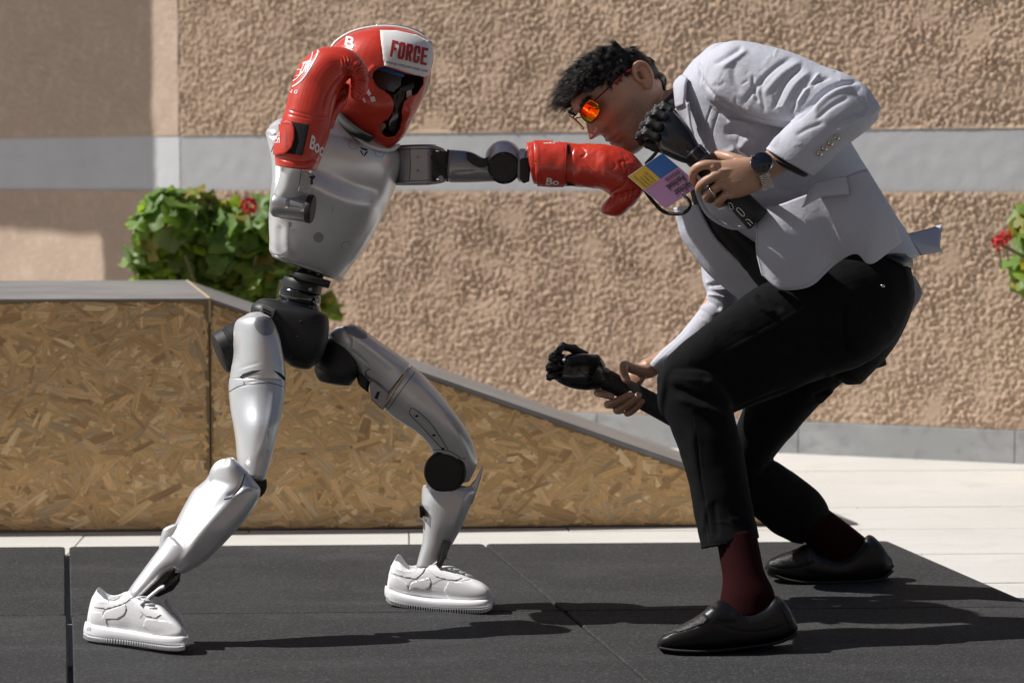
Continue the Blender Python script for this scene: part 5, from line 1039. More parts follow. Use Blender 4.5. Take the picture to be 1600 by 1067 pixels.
for q in ((1307, 214.5), (1297, 223.5), (1287.5, 231.5), (1280, 239.5)):
    c_ = cast(*q, jbv, .0)
    wear('cuff_button', lathe(c_, nz(np.array([.35, -1, .25])), [(.0062, -.002), (.0066, .001), (.0066, .0028), (.005, .004), (.0045, .0035)], n=20), M['gold'], jacket, sharp=30)
# collar and lapel
wear('collar', patch([[(1061, 119, 5.20), (1067, 117, 5.175), (1073, 121, 5.15)], [(1052, 131, 5.175), (1062, 129, 5.15), (1070, 131, 5.135)], [(1053, 150, 5.16), (1061, 150, 5.14), (1069, 150, 5.13)], [(1055, 169, 5.155), (1061, 167, 5.14), (1067, 164, 5.13)]], .006), M['jacket'], jacket)
wear('lapel', patch([[(1054, 171, 5.16), (1064, 165, 5.14), (1075, 160, 5.125)], [(1061, 180, 5.16), (1068, 178, 5.14), (1076, 176, 5.125)], [(1070, 192, 5.155), (1073, 193, 5.14), (1077, 194, 5.122)], [(1079, 208, 5.15), (1080, 209, 5.14), (1081, 210, 5.12)]], .005), M['jacket'], jacket)
# front skirt with flaring hem
def dsk(i, j): return [5.035, 5.02, 5.02, 5.035][i] + [.0, -.022, -.018, .002, -.018, -.012, .03][j] * (0.4 + .25 * i)
sk = [[(1185, 321), (1212, 321), (1250, 308), (1285, 293), (1320, 277), (1340, 268), (1354, 264)], [(1182, 352), (1214, 356), (1255, 350), (1297, 336), (1335, 322), (1362, 322), (1384, 316)], [(1181, 393), (1214, 406), (1258, 401), (1300, 380), (1335, 364), (1365, 371), (1399, 348)], [(1190, 430), (1220, 452), (1266, 447), (1306, 413), (1337, 397), (1362, 412), (1409, 378)]]
skg = patch([[(*sk[i][j], dsk(i, j)) for j in range(7)] for i in range(4)], .007, 10, 8)
noise_disp(skg, .0012, 9, 4)
skirt = wear('front_skirt', skg, M['jacket'], jacket); skb = skg.bvh()
lineset([[(1187, 432), (1219, 449), (1262, 443), (1300, 411)], [(1184, 325), (1184, 352), (1184, 393), (1191, 428)]], .7, skb, 'hem_stitching', M['shoe_dark'], skirt)
wear('pocket_flap', patch([[(1256, 318, 5.012), (1268, 290, 5.01), (1295, 280, 5.012), (1322, 275, 5.02)], [(1255, 321, 5.000), (1275, 300, 4.998), (1300, 293, 5.0), (1325, 290, 5.01)], [(1253, 325, 5.0), (1281, 309, 4.995), (1303, 305, 4.996), (1327, 304, 5.008)]], .005, 6, 6), M['jacket'], jacket)
wear('front_edge', tube([P(1086, 262, 5.105), P(1087, 290, 5.10), P(1098, 322, 5.09), P(1114, 341, 5.085), P(1145, 356, 5.085), P(1182, 352, 5.075)], .005, k=5), M['jacket'], jacket)
wear('far_front', patch([[(1052, 325, 5.36), (1074, 322, 5.30), (1088, 320, 5.27)], [(1058, 348, 5.36), (1080, 345, 5.30), (1100, 345, 5.26)], [(1066, 374, 5.36), (1092, 372, 5.29), (1118, 374, 5.25)], [(1100, 421, 5.35), (1122, 412, 5.28), (1148, 404, 5.24)], [(1132, 450, 5.34), (1160, 440, 5.27), (1188, 438, 5.23)], [(1165, 476, 5.33), (1185, 466, 5.27), (1205, 456, 5.23)]], .006, 6, 6), M['jacket'], jacket)
wear('back_tail', patch([[(1412, 366, 5.30), (1440, 360, 5.37), (1473, 350, 5.42)], [(1424, 376, 5.27), (1446, 380, 5.29), (1469, 384, 5.31)], [(1440, 398, 5.27), (1456, 396, 5.29), (1474, 393, 5.31)]], .005, 6, 6), M['jacket'], jacket)
wear('back_vent', patch([[(1415, 425, 5.42), (1426, 430, 5.42), (1430, 432, 5.42)], [(1418, 450, 5.42), (1430, 452, 5.42), (1441, 458, 5.42)], [(1415, 492, 5.42), (1422, 490, 5.42), (1427, 484, 5.42)]], .005), M['jacket'], jacket)
# --- shirt
shg = loft([(1030, 178, 1046, 150, 5.27, .07), (1042, 188, 1056, 140, 5.275, .08), (1060, 210, 1080, 140, 5.28, .09)], n=28)
loft([(1078, 300, 1180, 300, 5.34, .10), (1092, 345, 1190, 330, 5.33, .10), (1118, 385, 1215, 370, 5.32, .10), (1150, 425, 1250, 400, 5.31, .10), (1190, 465, 1300, 430, 5.30, .10)], n=32, g=shg)
shg = remesh(shg, .004, 4); sculpt(shg, [([(1110, 350), (1140, 380), (1170, 425)], 4, 4), ([(1125, 352), (1155, 380), (1182, 415)], 4, -4), ([(1140, 356), (1165, 378), (1188, 400)], 3, 3)])
wear('shirt', shg, M['shirt'])
wear('shirt_button', lathe(P(1113.5, 342, 5.215), (0, -1, .2), [(.004, 0), (.004, .002), (.002, .003)], n=14), M['gold'])
# --- trousers
tr = loft([(1027, 606, 1036, 590, 5.0, .045), (1031, 645, 1038, 565, 5.0, .066), (1060, 668, 1062, 540, 5.01, .076), (1105, 662, 1100, 509, 5.03, .084), (1165, 638, 1140, 479, 5.06, .09), (1225, 615, 1180, 450, 5.09, .098), (1290, 590, 1240, 420, 5.13, .108), (1353, 568, 1310, 398, 5.16, .115), (1403, 526, 1370, 390, 5.2, .11), (1425, 482, 1410, 395, 5.24, .10)], n=44, k=5, e=2.3, cap=(.5, .35))
loft([(1200, 470, 1345, 600, 5.34, .15), (1260, 420, 1385, 560, 5.33, .17), (1320, 390, 1412, 515, 5.32, .17), (1370, 382, 1427, 470, 5.31, .165), (1398, 385, 1424, 420, 5.31, .15)], n=40, k=4, e=2.3, cap=(.3, .2), g=tr)
loft([(1027, 590, 1130, 596, 4.99, .07), (1029, 625, 1147, 645, 4.985, .074), (1047, 670, 1159, 692, 4.975, .072), (1064, 715, 1166, 733, 4.965, .068), (1077, 760, 1173, 777, 4.955, .064), (1085, 805, 1180, 810, 4.945, .062), (1095, 858, 1187, 840, 4.93, .062)], n=40, k=5, e=2.3, cap=(.5, .02), g=tr)
loft([(1250, 470, 1385, 570, 5.45, .10), (1215, 545, 1325, 592, 5.49, .095), (1180, 600, 1272, 640, 5.53, .088), (1150, 665, 1234, 684, 5.57, .08), (1140, 720, 1210, 715, 5.59, .072), (1145, 775, 1198, 735, 5.6, .06)], n=40, k=5, e=2.3, cap=(.3, .5), g=tr)
loft([(1142, 785, 1188, 712, 5.6, .064), (1182, 809, 1217, 722, 5.62, .066), (1208, 832, 1250, 745, 5.65, .066), (1235, 846, 1284, 774, 5.68, .062), (1254, 850, 1298, 800, 5.71, .056)], n=36, k=5, e=2.3, cap=(.5, .02), g=tr)
tr = remesh(tr, .0030, 5)
S = [([(1262, 476), (1220, 502), (1170, 530), (1118, 557)], 2, 1.6), ([(1262, 480), (1220, 507), (1170, 535), (1118, 562)], 2, -1.6), ([(1180, 458), (1200, 470), (1225, 486)], 5, -5), ([(1172, 466), (1192, 482), (1212, 492)], 5, 4), ([(1045, 600), (1080, 616), (1115, 626), (1146, 642)], 5, -7), ([(1050, 618), (1085, 632), (1120, 645), (1148, 660)], 6, 5), ([(1100, 590), (1125, 612), (1148, 640)], 6, 4), ([(1146, 640), (1190, 622), (1240, 606)], 3, -4),
     ([(1230, 560), (1290, 560), (1340, 565)], 8, 4), ([(1220, 545), (1280, 548), (1345, 550)], 8, -4), ([(1322, 470), (1318, 510), (1325, 560)], 4, -4), ([(1240, 500), (1280, 520), (1322, 545)], 6, -3), ([(1290, 585), (1310, 592), (1306, 600)], 3, 4), ([(1270, 620), (1282, 616), (1294, 612)], 3, -6), ([(1276, 630), (1288, 622), (1302, 606)], 3, 5), ([(1086, 660), (1092, 720), (1104, 800), (1110, 850)], 1.6, -2.2), ([(1080, 660), (1086, 720), (1096, 800)], 8, 2.5),
     ([(1165, 725), (1190, 722), (1204, 722)], 4, -5), ([(1168, 738), (1190, 740), (1212, 730)], 4, 4), ([(1296, 806), (1278, 812), (1258, 842)], 3, -2.5), ([(1098, 850), (1140, 846), (1186, 833)], 1.2, -1.4, 'pit'), ([(1104, 780), (1100, 810), (1098, 835)], 5, 3), ([(1115, 778), (1118, 810), (1120, 845)], 5, -2.5)]
for q in range(90):
    a_ = (_rr.uniform(1040, 1400), _rr.uniform(430, 850)); an = _rr.gauss(-.5, .6); l_ = _rr.uniform(12, 45); b__ = (a_[0] + l_ * math.cos(an), a_[1] - l_ * math.sin(an)); md = ((a_[0] + b__[0]) / 2 + _rr.uniform(-4, 4), (a_[1] + b__[1]) / 2 + _rr.uniform(-4, 4))
    S.append(([a_, md, b__], _rr.uniform(2, 4.5), _rr.choice((-1, 1)) * _rr.uniform(.5, 1.5)))
sculpt(tr, S, face=-.1); noise_disp(tr, .0022, 6, 21, octaves=3)
trousers = wear('trousers', tr, M['trouser']); tbv_ = tr.bvh()
wear('pocket_rivet', lathe(cast(1379, 447, tbv_, 0), (0.1, -1, .1), [(.0042, -.001), (.0045, .002), (.003, .0032)], n=16), M['steel'], trousers)
wear('waist_belt', loft([(1300, 398, 1405, 388, 5.30, .1), (1360, 402, 1424, 396, 5.30, .168), (1385, 415, 1427, 414, 5.30, .17)], n=36, k=3, e=2.3), M['leather'], trousers)
M['seam_black'] = mat('seam_thread', (.02, .02, .022), .9)
lineset([[(1258, 478), (1220, 504), (1170, 531), (1120, 557)], [(1084, 650), (1090, 720), (1102, 800), (1108, 852)]], .6, tbv_, 'side_seam', M['seam_black'], trousers)
# --- socks and loafers
wear('sock', remesh(loft([(1118, 835, 1182, 830, 4.915, .040), (1124, 870, 1188, 862, 4.90, .041), (1129, 905, 1195, 893, 4.885, .043), (1125, 935, 1210, 925, 4.87, .044), (1118, 965, 1212, 958, 4.86, .042)], n=30, k=4), .003, 3), M['sock'])
wear('sock', remesh(loft([(1250, 838, 1290, 792, 5.70, .040), (1268, 860, 1325, 818, 5.71, .040), (1278, 878, 1350, 838, 5.71, .040), (1285, 890, 1364, 850, 5.71, .038), (1290, 898, 1362, 868, 5.71, .034)], n=30, k=4), .003, 3), M['sock'])
def loafer(up, so, seams, mo):
    g_ = remesh(loft(up, n=36, k=5, e=2.4, cap=(.4, .4)), .002, 4); sculpt(g_, seams); o = wear('loafer', g_, M['leather']); b_ = g_.bvh()
    wear('loafer_sole', loft(so, n=30, k=4, e=3, cap=(.3, .3)), M['weltsole'], o)
    st = G()
    for p_ in mo:
        A = crom(p_, 7)
        for q in A: 
            c_ = cast(q[0], q[1], b_, 0)
            if c_ is not None: tube([c_ + np.array([-.0012, 0, -.0016]), c_ + np.array([.0012, -.0004, .0022])], .0011, n=6, g=st)
    if st.n: wear('stitching', st, M['lining'], o, kind='stuff')
    return o, b_
lo1, lb1 = loafer([(1029, 1000, 1028, 1012, 4.845, .022), (1036, 990, 1034, 1014, 4.845, .034), (1052, 981, 1050, 1016, 4.845, .044), (1075, 970, 1075, 1017, 4.845, .050), (1096, 957, 1100, 1017, 4.845, .052), (1112, 944, 1122, 1016, 4.847, .050), (1126, 936, 1145, 1014, 4.85, .047), (1160, 950, 1172, 1010, 4.855, .043), (1192, 944, 1202, 1005, 4.86, .043), (1214, 930, 1228, 999, 4.865, .040), (1232, 948, 1243, 990, 4.867, .030), (1240, 965, 1246, 982, 4.867, .018)],
    [(1030, 1009, 1030, 1014, 4.845, .03), (1060, 1013, 1060, 1019, 4.845, .049), (1110, 1014, 1110, 1019.5, 4.846, .051), (1170, 1008, 1170, 1013, 4.855, .042), (1215, 1000, 1217, 1006, 4.865, .042), (1243, 986, 1246, 992, 4.867, .026)],
    [([(1031, 996), (1050, 988), (1075, 982), (1098, 974)], 1.6, -2.4), ([(1040, 993), (1060, 986), (1085, 980)], 2, 1.6), ([(1098, 957), (1112, 966), (1130, 972), (1158, 970)], 1.6, -2.4), ([(1106, 948), (1122, 958), (1140, 964), (1156, 958)], 5, 2.4), ([(1110, 968), (1150, 985), (1200, 985), (1240, 970)], 2, -1), ([(1216, 935), (1228, 955), (1240, 975)], 3, 1.5)],
    [[(1036, 993), (1050, 987.5), (1075, 981.5), (1096, 973)]])
lo2, lb2 = loafer([(1197, 881, 1196, 890, 5.69, .024), (1203, 872, 1202, 900, 5.69, .038), (1220, 864, 1218, 904, 5.69, .046), (1242, 857, 1240, 908, 5.69, .050), (1262, 850, 1264, 910, 5.69, .050), (1278, 862, 1286, 911, 5.695, .046), (1312, 872, 1318, 910, 5.70, .042), (1340, 855, 1345, 909, 5.705, .042), (1357, 835, 1368, 908, 5.71, .040), (1376, 848, 1386, 900, 5.712, .034), (1390, 868, 1396, 886, 5.712, .020)],
    [(1198, 888, 1198, 894, 5.69, .03), (1230, 902, 1230, 908, 5.69, .048), (1270, 907, 1270, 913, 5.69, .048), (1330, 906, 1330, 912, 5.70, .042), (1372, 903, 1374, 909, 5.71, .038), (1392, 890, 1397, 893, 5.712, .02)],
    [([(1199, 884), (1215, 888), (1235, 888), (1256, 884), (1276, 878)], 1.6, -2.4), ([(1200, 876), (1222, 866), (1252, 856), (1262, 852)], 1.6, -2), ([(1258, 853), (1263, 866), (1275, 880)], 2, 2), ([(1250, 856), (1255, 870), (1262, 884)], 1.4, -1.5)],
    [[(1200, 878), (1204, 886), (1220, 889), (1240, 888), (1258, 884)], [(1202, 875), (1222, 866), (1250, 857)]])

def overlay(name, pl, bv, par, t_, m_=None):
    f_ = fillpoly(pl, bv, .0004, step=3)
    if f_.n:
        o = wear(name, f_, m_ or M['leather'], par); q = o.modifiers.new('s', 'SOLIDIFY'); q.thickness = t_; q.offset = 1; b_ = o.modifiers.new('b', 'BEVEL'); b_.width = .0006; b_.segments = 2; b_.limit_method = 'ANGLE'
M['perforated'] = mat('perforated_leather', (.012, .012, .013), .30, bump=[(650, .9, .0015)])
overlay('strap', [(1097, 955), (1106, 946), (1122, 956), (1140, 963), (1158, 958), (1166, 971), (1142, 979), (1114, 971)], lb1, lo1, .0022)
overlay('apron', [(1037, 991), (1052, 983), (1075, 973), (1094, 960), (1106, 967), (1097, 975), (1072, 984), (1050, 989.5)], lb1, lo1, .0016, M['perforated'])
overlay('heel_tab', [(1216, 936), (1226, 942), (1240, 966), (1244, 980), (1236, 984), (1226, 962)], lb1, lo1, .0014)
overlay('apron', [(1202, 879), (1222, 868), (1250, 857.5), (1256, 868), (1259, 883), (1240, 887), (1216, 887.5)], lb2, lo2, .0016, M['perforated'])
overlay('strap', [(1254, 855), (1263, 851), (1274, 864), (1284, 876), (1276, 881), (1263, 882), (1259, 868)], lb2, lo2, .0022)
# ------------------------------------------------------------------ things he wears and holds
# sunglasses
M['mirror'] = mat('orange_mirror_lens', (.95, .20, .012), .04, 1.0)
def _grad(m):
    n = m.node_tree; b = n.nodes['Principled BSDF']; L = n.links.new; tc = n.nodes.new('ShaderNodeTexCoord'); sp = n.nodes.new('ShaderNodeSeparateXYZ'); L(tc.outputs['UV'], sp.inputs[0])
    r = n.nodes.new('ShaderNodeValToRGB'); r.color_ramp.elements[0].color = (.95, .75, .03, 1); r.color_ramp.elements[1].color = (.95, .13, .01, 1); r.color_ramp.elements[0].position = .25; r.color_ramp.elements[1].position = .6
    L(sp.outputs[1], r.inputs[0]); L(r.outputs[0], b.inputs['Base Color'])
_grad(M['mirror'])
M['frame'] = mat('dark_frame', (.03, .03, .032), .35, .6); M['redtip'] = mat('red_temple_tip', (.50, .03, .03), .4)
sg = thing('sunglasses', H(np.array(100.), np.array(0.), np.array(22.)), 'sunglasses with orange mirrored lenses and red temple tips on the man\'s face', 'sunglasses')
for sd in (1, -1):
    nu, nv = 12, 10; V, uvs = [], []
    for i in range(nu):
        for j in range(nv):
            a, b_ = i / (nu - 1) * 2 - 1, j / (nv - 1) * 2 - 1; 
            y = 36 + 24 * a * math.sqrt(1 - .42 * b_ * b_); z = 20 + 18.5 * b_ * math.sqrt(1 - .42 * a * a) + 3 * a; x = 113 - (y / 63) ** 2 * 24 - (z - 20) ** 2 * .004
            V.append(H(np.array(x), np.array(sd * y), np.array(z))); uvs.append((i / (nu - 1), j / (nv - 1)))
    F = [(i * nv + j, (i + 1) * nv + j, (i + 1) * nv + j + 1, i * nv + j + 1) for i in range(nu - 1) for j in range(nv - 1)]
    lens = obj('lens', G().add(V, F), M['mirror'], sg); ul = lens.data.uv_layers.new(name='UVMap'); vi = np.empty(len(lens.data.loops), np.int32); lens.data.loops.foreach_get('vertex_index', vi); ul.data.foreach_set('uv', np.array(uvs, np.float32)[vi].ravel())
    q = lens.modifiers.new('s', 'SOLIDIFY'); q.thickness = .0015
    rim = [V[i * nv] for i in range(nu)] + [V[(nu - 1) * nv + j] for j in range(1, nv)] + [V[i * nv + nv - 1] for i in range(nu - 2, -1, -1)] + [V[j] for j in range(nv - 2, -1, -1)]
    obj('rim', tube(rim, .0011, n=8, cap=0), M['frame'], sg)
    A_, B_, C_ = H(np.array(92.), np.array(sd * 60.), np.array(30.)), H(np.array(42.), np.array(sd * 71.), np.array(28.)), H(np.array(2.), np.array(sd * 74.), np.array(25.)); D_ = H(np.array(-20.), np.array(sd * 72.), np.array(12.))
    obj('temple', tube([A_, A_ * .5 + B_ * .5 + hr * sd * .003, B_], .0017, n=8, k=3), M['frame'], sg); obj('temple_tip', tube([B_, C_, D_], .0024, n=8, k=4), M['redtip'], sg)
obj('bridge', tube([H(np.array(113.), np.array(-10.), np.array(24.)), H(np.array(116.), np.array(0.), np.array(28.)), H(np.array(113.), np.array(10.), np.array(24.))], .0015, n=8, k=4), M['frame'], sg)

# wristwatch
wt = thing('wristwatch', P(1192, 262, 4.97), 'steel wristwatch with round black dial on the man\'s near wrist', 'watch')
wax = nz(np.array([-.30, -1, .30])); wc = P(1190.5, 255.5, 4.958)
obj('case', lathe(wc, wax, [(.019, -.006), (.0238, -.004), (.0245, 0), (.0245, .004), (.0228, .006)], n=48), M['steel'], wt, sharp=35)
obj('dial', lathe(wc + wax * .0055, wax, [(.0222, 0), (.0226, .001), (.021, .0018), (.0001, .0020)], n=48), M['dialglass'], wt)
obj('crown', lathe(wc + nz(np.array([-.8, 0, .6])) * .0245, nz(np.array([-.8, .1, .6])), [(.002, -.001), (.0025, .002), (.002, .003)], n=14), M['steel'], wt)
for i in range(7):
    t = i / 6; c_ = P(1194.5 + 9 * t - 3 * t * t, 272.5 + 21 * t, 4.956 + .026 * t ** 2.2); ax_ = ell(8.5, -3.0, 4.96)
    for k_ in (-1, 0, 1):
        obj('bracelet_link', box(c_ + ax_ * .66 * k_ + ell(.3, 1.3, 4.96) * (k_ != 0), ax_ * (.30 if k_ else .34), ell(.6, 1.55, 4.96), np.array([0, .0025, 0])), M['steel'], wt, smooth=False, bevel=.0006)
obj('bracelet_band', tube([P(1194, 246, 4.962), P(1201, 242, 4.975), P(1203, 240, 4.995)], .005, n=10, k=3), M['steel'], wt)
# wedding ring
rc = P(1112, 300.5, 4.976); 
rg1 = G(); th_ = np.linspace(0, 2 * math.pi, 30, endpoint=False); ra = nz(ell(-12, 8, 5)); rb = nz(ell(8, 12, 5)); rn_ = np.array([0, -1.0, 0])
ringpts = [rc + .0118 * (math.cos(t) * rb + math.sin(t) * rn_) for t in th_]; tube(ringpts + [ringpts[0]], .0017, n=8, cap=0, g=rg1)
tag(obj('wedding_ring', rg1, M['gold'], loc=rc), 'plain gold ring on the finger of the man\'s near hand', 'ring')

# badge on its lanyard
M['card'] = mat('badge_card', (.78, .77, .78), .35); M['pink'] = mat('pink_print', (.42, .22, .40), .4); M['bluep'] = mat('blue_print', (.045, .13, .38), .4); M['yellow'] = mat('yellow_print', (.62, .40, .05), .4); M['strap'] = mat('lanyard_ribbon', (.012, .012, .013), .75)
bA, bB, bC, bD = P(981, 275.8, 5.085), P(1035, 239, 5.10), P(1094, 289, 5.09), P(1040, 326.5, 5.075)
bd = thing('name_badge', (bA + bC) / 2, 'pink, blue and yellow speaker badge swinging on a black lanyard', 'badge')
nb_ = nz(np.cross(bB - bA, bD - bA)); nb_ = nb_ if nb_[1] < 0 else -nb_
V = np.array([bA, bB, bC, bD]); obj('card', G().add(np.vstack([V, V - nb_ * .0012]), [(0, 1, 2, 3), (7, 6, 5, 4), (0, 4, 5, 1), (1, 5, 6, 2), (2, 6, 7, 3), (3, 7, 4, 0)]), M['card'], bd, smooth=False)
def bq(s, t, o=.0006): return bA + (bB - bA) * s + (bD - bA) * t + nb_ * o
def bpatch(name, s0, s1, t0, t1, m_): obj(name, G().add([bq(s0, t0), bq(s1, t0), bq(s1, t1), bq(s0, t1)], [(0, 1, 2, 3)]), m_, bd, smooth=False)
bpatch('yellow_field', .01, .475, .01, .43, M['yellow']); bpatch('blue_field', .475, .99, .01, .43, M['bluep']); bpatch('pink_field', .01, .99, .43, .99, M['pink'])
def btext(name, s, at, bold=0.0):
    "lettering on the card: at = (start, end of baseline, top-left) as (s,t) card coordinates"
    bm = textbm(s, bold); xs = [v.co.x for v in bm.verts]; ys = [v.co.y for v in bm.verts]; o_, e_, t_ = [np.array(q, float) for q in at]
    V = []
    for v in bm.verts:
        q = o_ + (e_ - o_) * (v.co.x - min(xs)) / (max(xs) - min(xs)) + (t_ - o_) * (v.co.y - min(ys)) / (max(ys) - min(ys)); V.append(bq(q[0], q[1], .0012))
    bm.verts.index_update(); g_ = G().add(V, [[v.index for v in f.verts] for f in bm.faces]); bm.free(); obj(name, g_, M['print_dark'], bd, smooth=False)
btext('badge_role', 'SPEAKER', ((.93, .47), (.52, .47), (.93, .545)), .02); btext('badge_name', 'Aadeel', ((.93, .60), (.42, .60), (.93, .74)), .03); btext('badge_name', 'Akhtar', ((.95, .78), (.42, .78), (.95, .93)), .03)
for k_, (tx, e__) in enumerate((('INTERNATIONAL', .06), ('HUMANOID', .16), ('OLYMPIAD', .16), ('29 AUG 2025', .12))): s_0 = .125 + .085 * k_; btext('badge_event', tx, ((s_0, .41), (s_0, e__), (s_0 - .055, .41)))
obj('lanyard', tube([P(1007, 297, 5.10), P(1018, 312, 5.115), P(1034, 329, 5.11), P(1048, 334, 5.10), P(1064, 334, 5.095), P(1074, 329, 5.09), P(1078.5, 320, 5.09), P(1076, 313, 5.09), P(1071, 308, 5.09)], .0042, n=10, k=5, flat=.35, fdir=(0, 1, 0)), M['strap'], bd)
obj('lanyard', tube([P(1010, 255, 5.12), P(1024, 240, 5.12), P(1032, 226, 5.13), P(1036, 205, 5.18), P(1044, 180, 5.22)], .0042, n=10, k=5, flat=.35, fdir=(0, 1, 0)), M['strap'], bd)
obj('clip', tube([P(1066, 303, 5.075), P(1070, 308, 5.08), P(1074, 314, 5.08), P(1076.5, 321, 5.082), P(1073, 326, 5.085)], .0019, n=8, k=4), M['steel'], bd)

# two black bionic hands, held by their shafts
M['bionic'] = mat('bionic_black', (.012, .012, .013), .60, bump=[(600, .06)]); M['bionic_gloss'] = mat('bionic_gloss_black', (.009, .009, .010), .20, coat=.35)
def bionic(name, label, base, palm, fingers, thumb, shaft, r_sh, joints_bulge=1.12):
    t = thing('prosthetic_hand', base, label, 'prosthetic hand', 'black prosthetic hands held by the man')
    pg2 = remesh(loft(palm, n=36, k=5, e=3.0, cap=(.15, .3)), .0022, 4); obj('palm', pg2, M['bionic_gloss'], t)
    for f in fingers + [thumb]:
        th3 = f is thumb; pts = [P(*q) for q in f]; r_ = .0100 if not th3 else .0120
        fo = None
        for i, (a, b) in enumerate(zip(pts[:-1], pts[1:])):
            g_ = tube([a + (b - a) * .06, a * .5 + b * .5, b - (b - a) * .06], [r_ * 1.04, r_ * .93, r_ * 1.0], n=14, k=3, cap=.55)
            o = obj('thumb' if th3 else 'finger', g_, M['bionic'], t) if fo is None else obj('segment', g_, M['bionic'], fo); fo = fo or o
            if i: obj('knuckle', lathe(a, np.array([.3, .5, 1.0]) if not th3 else np.array([0, 1.0, 0]), [(r_ * .55, -r_ * 1.03), (r_ * .75, -r_ * 1.0), (r_ * .75, r_ * 1.0), (r_ * .55, r_ * 1.03)], n=16), M['bionic'], fo, sharp=35)
            r_ *= .93
    sg_ = tube([P(*q) for q in shaft], r_sh, n=28, k=2, cap=.15); so_ = obj('shaft', sg_, M['bionic'], t)
    a, b = P(*shaft[0]), P(*shaft[1]); obj('wrist_collar', lathe(a, nz(b - a), [(r_sh[0] * .95, -.012), (r_sh[0] * 1.08, -.008), (r_sh[0] * 1.08, .010), (r_sh[0] * .98, .012)], n=32), M['bionic_gloss'], t, sharp=35)
    return t, pg2, so_, sg_
ph1, pb1, sh1_, sg1_ = bionic('a', 'black prosthetic fist held up at the man\'s chin, shaft gripped by his watch hand', P(1180, 352, 5.02),
    [(1104, 238, 1080, 258, 5.022, .022), (1092, 226, 1062, 253, 5.028, .026), (1080, 204, 1046, 246, 5.036, .030), (1064, 184, 1031, 237, 5.046, .032), (1050, 172, 1022, 222, 5.055, .030), (1040, 170, 1018, 205, 5.062, .024)],
    [[(1049, 174, 5.045), (1036, 167, 5.05), (1025, 171, 5.07), (1026, 184, 5.095)], [(1040, 184, 5.03), (1024, 176, 5.035), (1013, 183, 5.06), (1016, 197, 5.085)], [(1032, 200, 5.025), (1014, 191, 5.03), (1004, 198, 5.055), (1008, 211, 5.08)], [(1028, 216, 5.025), (1008, 206, 5.03), (998, 213, 5.055), (1003, 224, 5.08)]],
    [(1040, 232, 5.055), (1024, 230, 5.06), (1010, 224, 5.065)], [(1086, 243, 5.02), (1120, 278, 5.02), (1160, 319, 5.02), (1184, 344, 5.02)], [.0235, .0243, .0262, .0280])
sculpt_l = [[(1034, 168), (1029, 190), (1022, 216), (1026, 232), (1046, 247)], [(1081, 249), (1089, 240), (1098, 231)]]
lineset(sculpt_l, .9, pb1.bvh(), 'shell_edge', M['silver_dark'], ph1)
for q in ((1092, 229), (1075, 237)): obj('screw', lathe(P(*q, 4.998), (0, -1, 0), [(.0014, 0), (.0012, .001)], n=8), M['steel'], ph1)
sb1 = sg1_.bvh(); lg = G()
for p_ in ([(1138, 317), (1143, 318), (1146, 325), (1142, 327), (1138, 318)], [(1151, 326), (1155, 325), (1163, 334), (1161, 338), (1152, 329), (1151, 326)], [(1165, 344), (1170, 343), (1179, 352), (1180, 348)], [(1168, 347), (1176, 355), (1180, 356)]): ribbon(p_, .9, sb1, .0008, lg, k=3)
obj('shaft_lettering', lg, M['print_white'], ph1, smooth=False)
ph2, pb2, sh2_, sg2_ = bionic('b', 'black prosthetic hand pointing left at knee height, palm side showing', P(1040, 640, 5.42),
    [(946, 569, 934, 608, 5.415, .024), (936, 556, 916, 610, 5.41, .030), (914, 552, 894, 607, 5.408, .032), (894, 552, 876, 600, 5.41, .030), (880, 556, 866, 592, 5.412, .024)],
    [[(916, 556, 5.42), (896, 545, 5.41), (878, 541, 5.39), (872, 551, 5.375)], [(884, 562, 5.41), (868, 554, 5.40), (862, 558, 5.385), (873, 562, 5.37)], [(876, 576, 5.41), (861, 569, 5.40), (858, 574, 5.385), (870, 574, 5.37)], [(874, 590, 5.41), (861, 582, 5.40), (859, 588, 5.385), (869, 587, 5.37)]],
    [(934, 562, 5.375), (912, 562, 5.362), (888, 565, 5.358)], [(938, 589, 5.42), (975, 607, 5.42), (1010, 626, 5.42), (1060, 652, 5.42)], [.0245, .0240, .0250, .027])
lineset([[(872, 596), (895, 603), (915, 601), (930, 590), (934, 584)], [(903, 576), (912, 584), (926, 588), (933, 583)]], 1.5, pb2.bvh(), 'shell_edge', M['bionic'], ph2)
obj('shaft_button', lathe(P(954, 592, 5.396), (0, -1, .3), [(.004, 0), (.004, .002)], n=16), M['bionic_gloss'], ph2)
for q in ((865, 556), (861, 573), (862, 588)): obj('fingertip_pad', lathe(P(*q, 5.362), (-.2, -1, 0), [(.006, 0), (.0065, .002), (.003, .003)], n=14), M['bionic_gloss'], ph2)

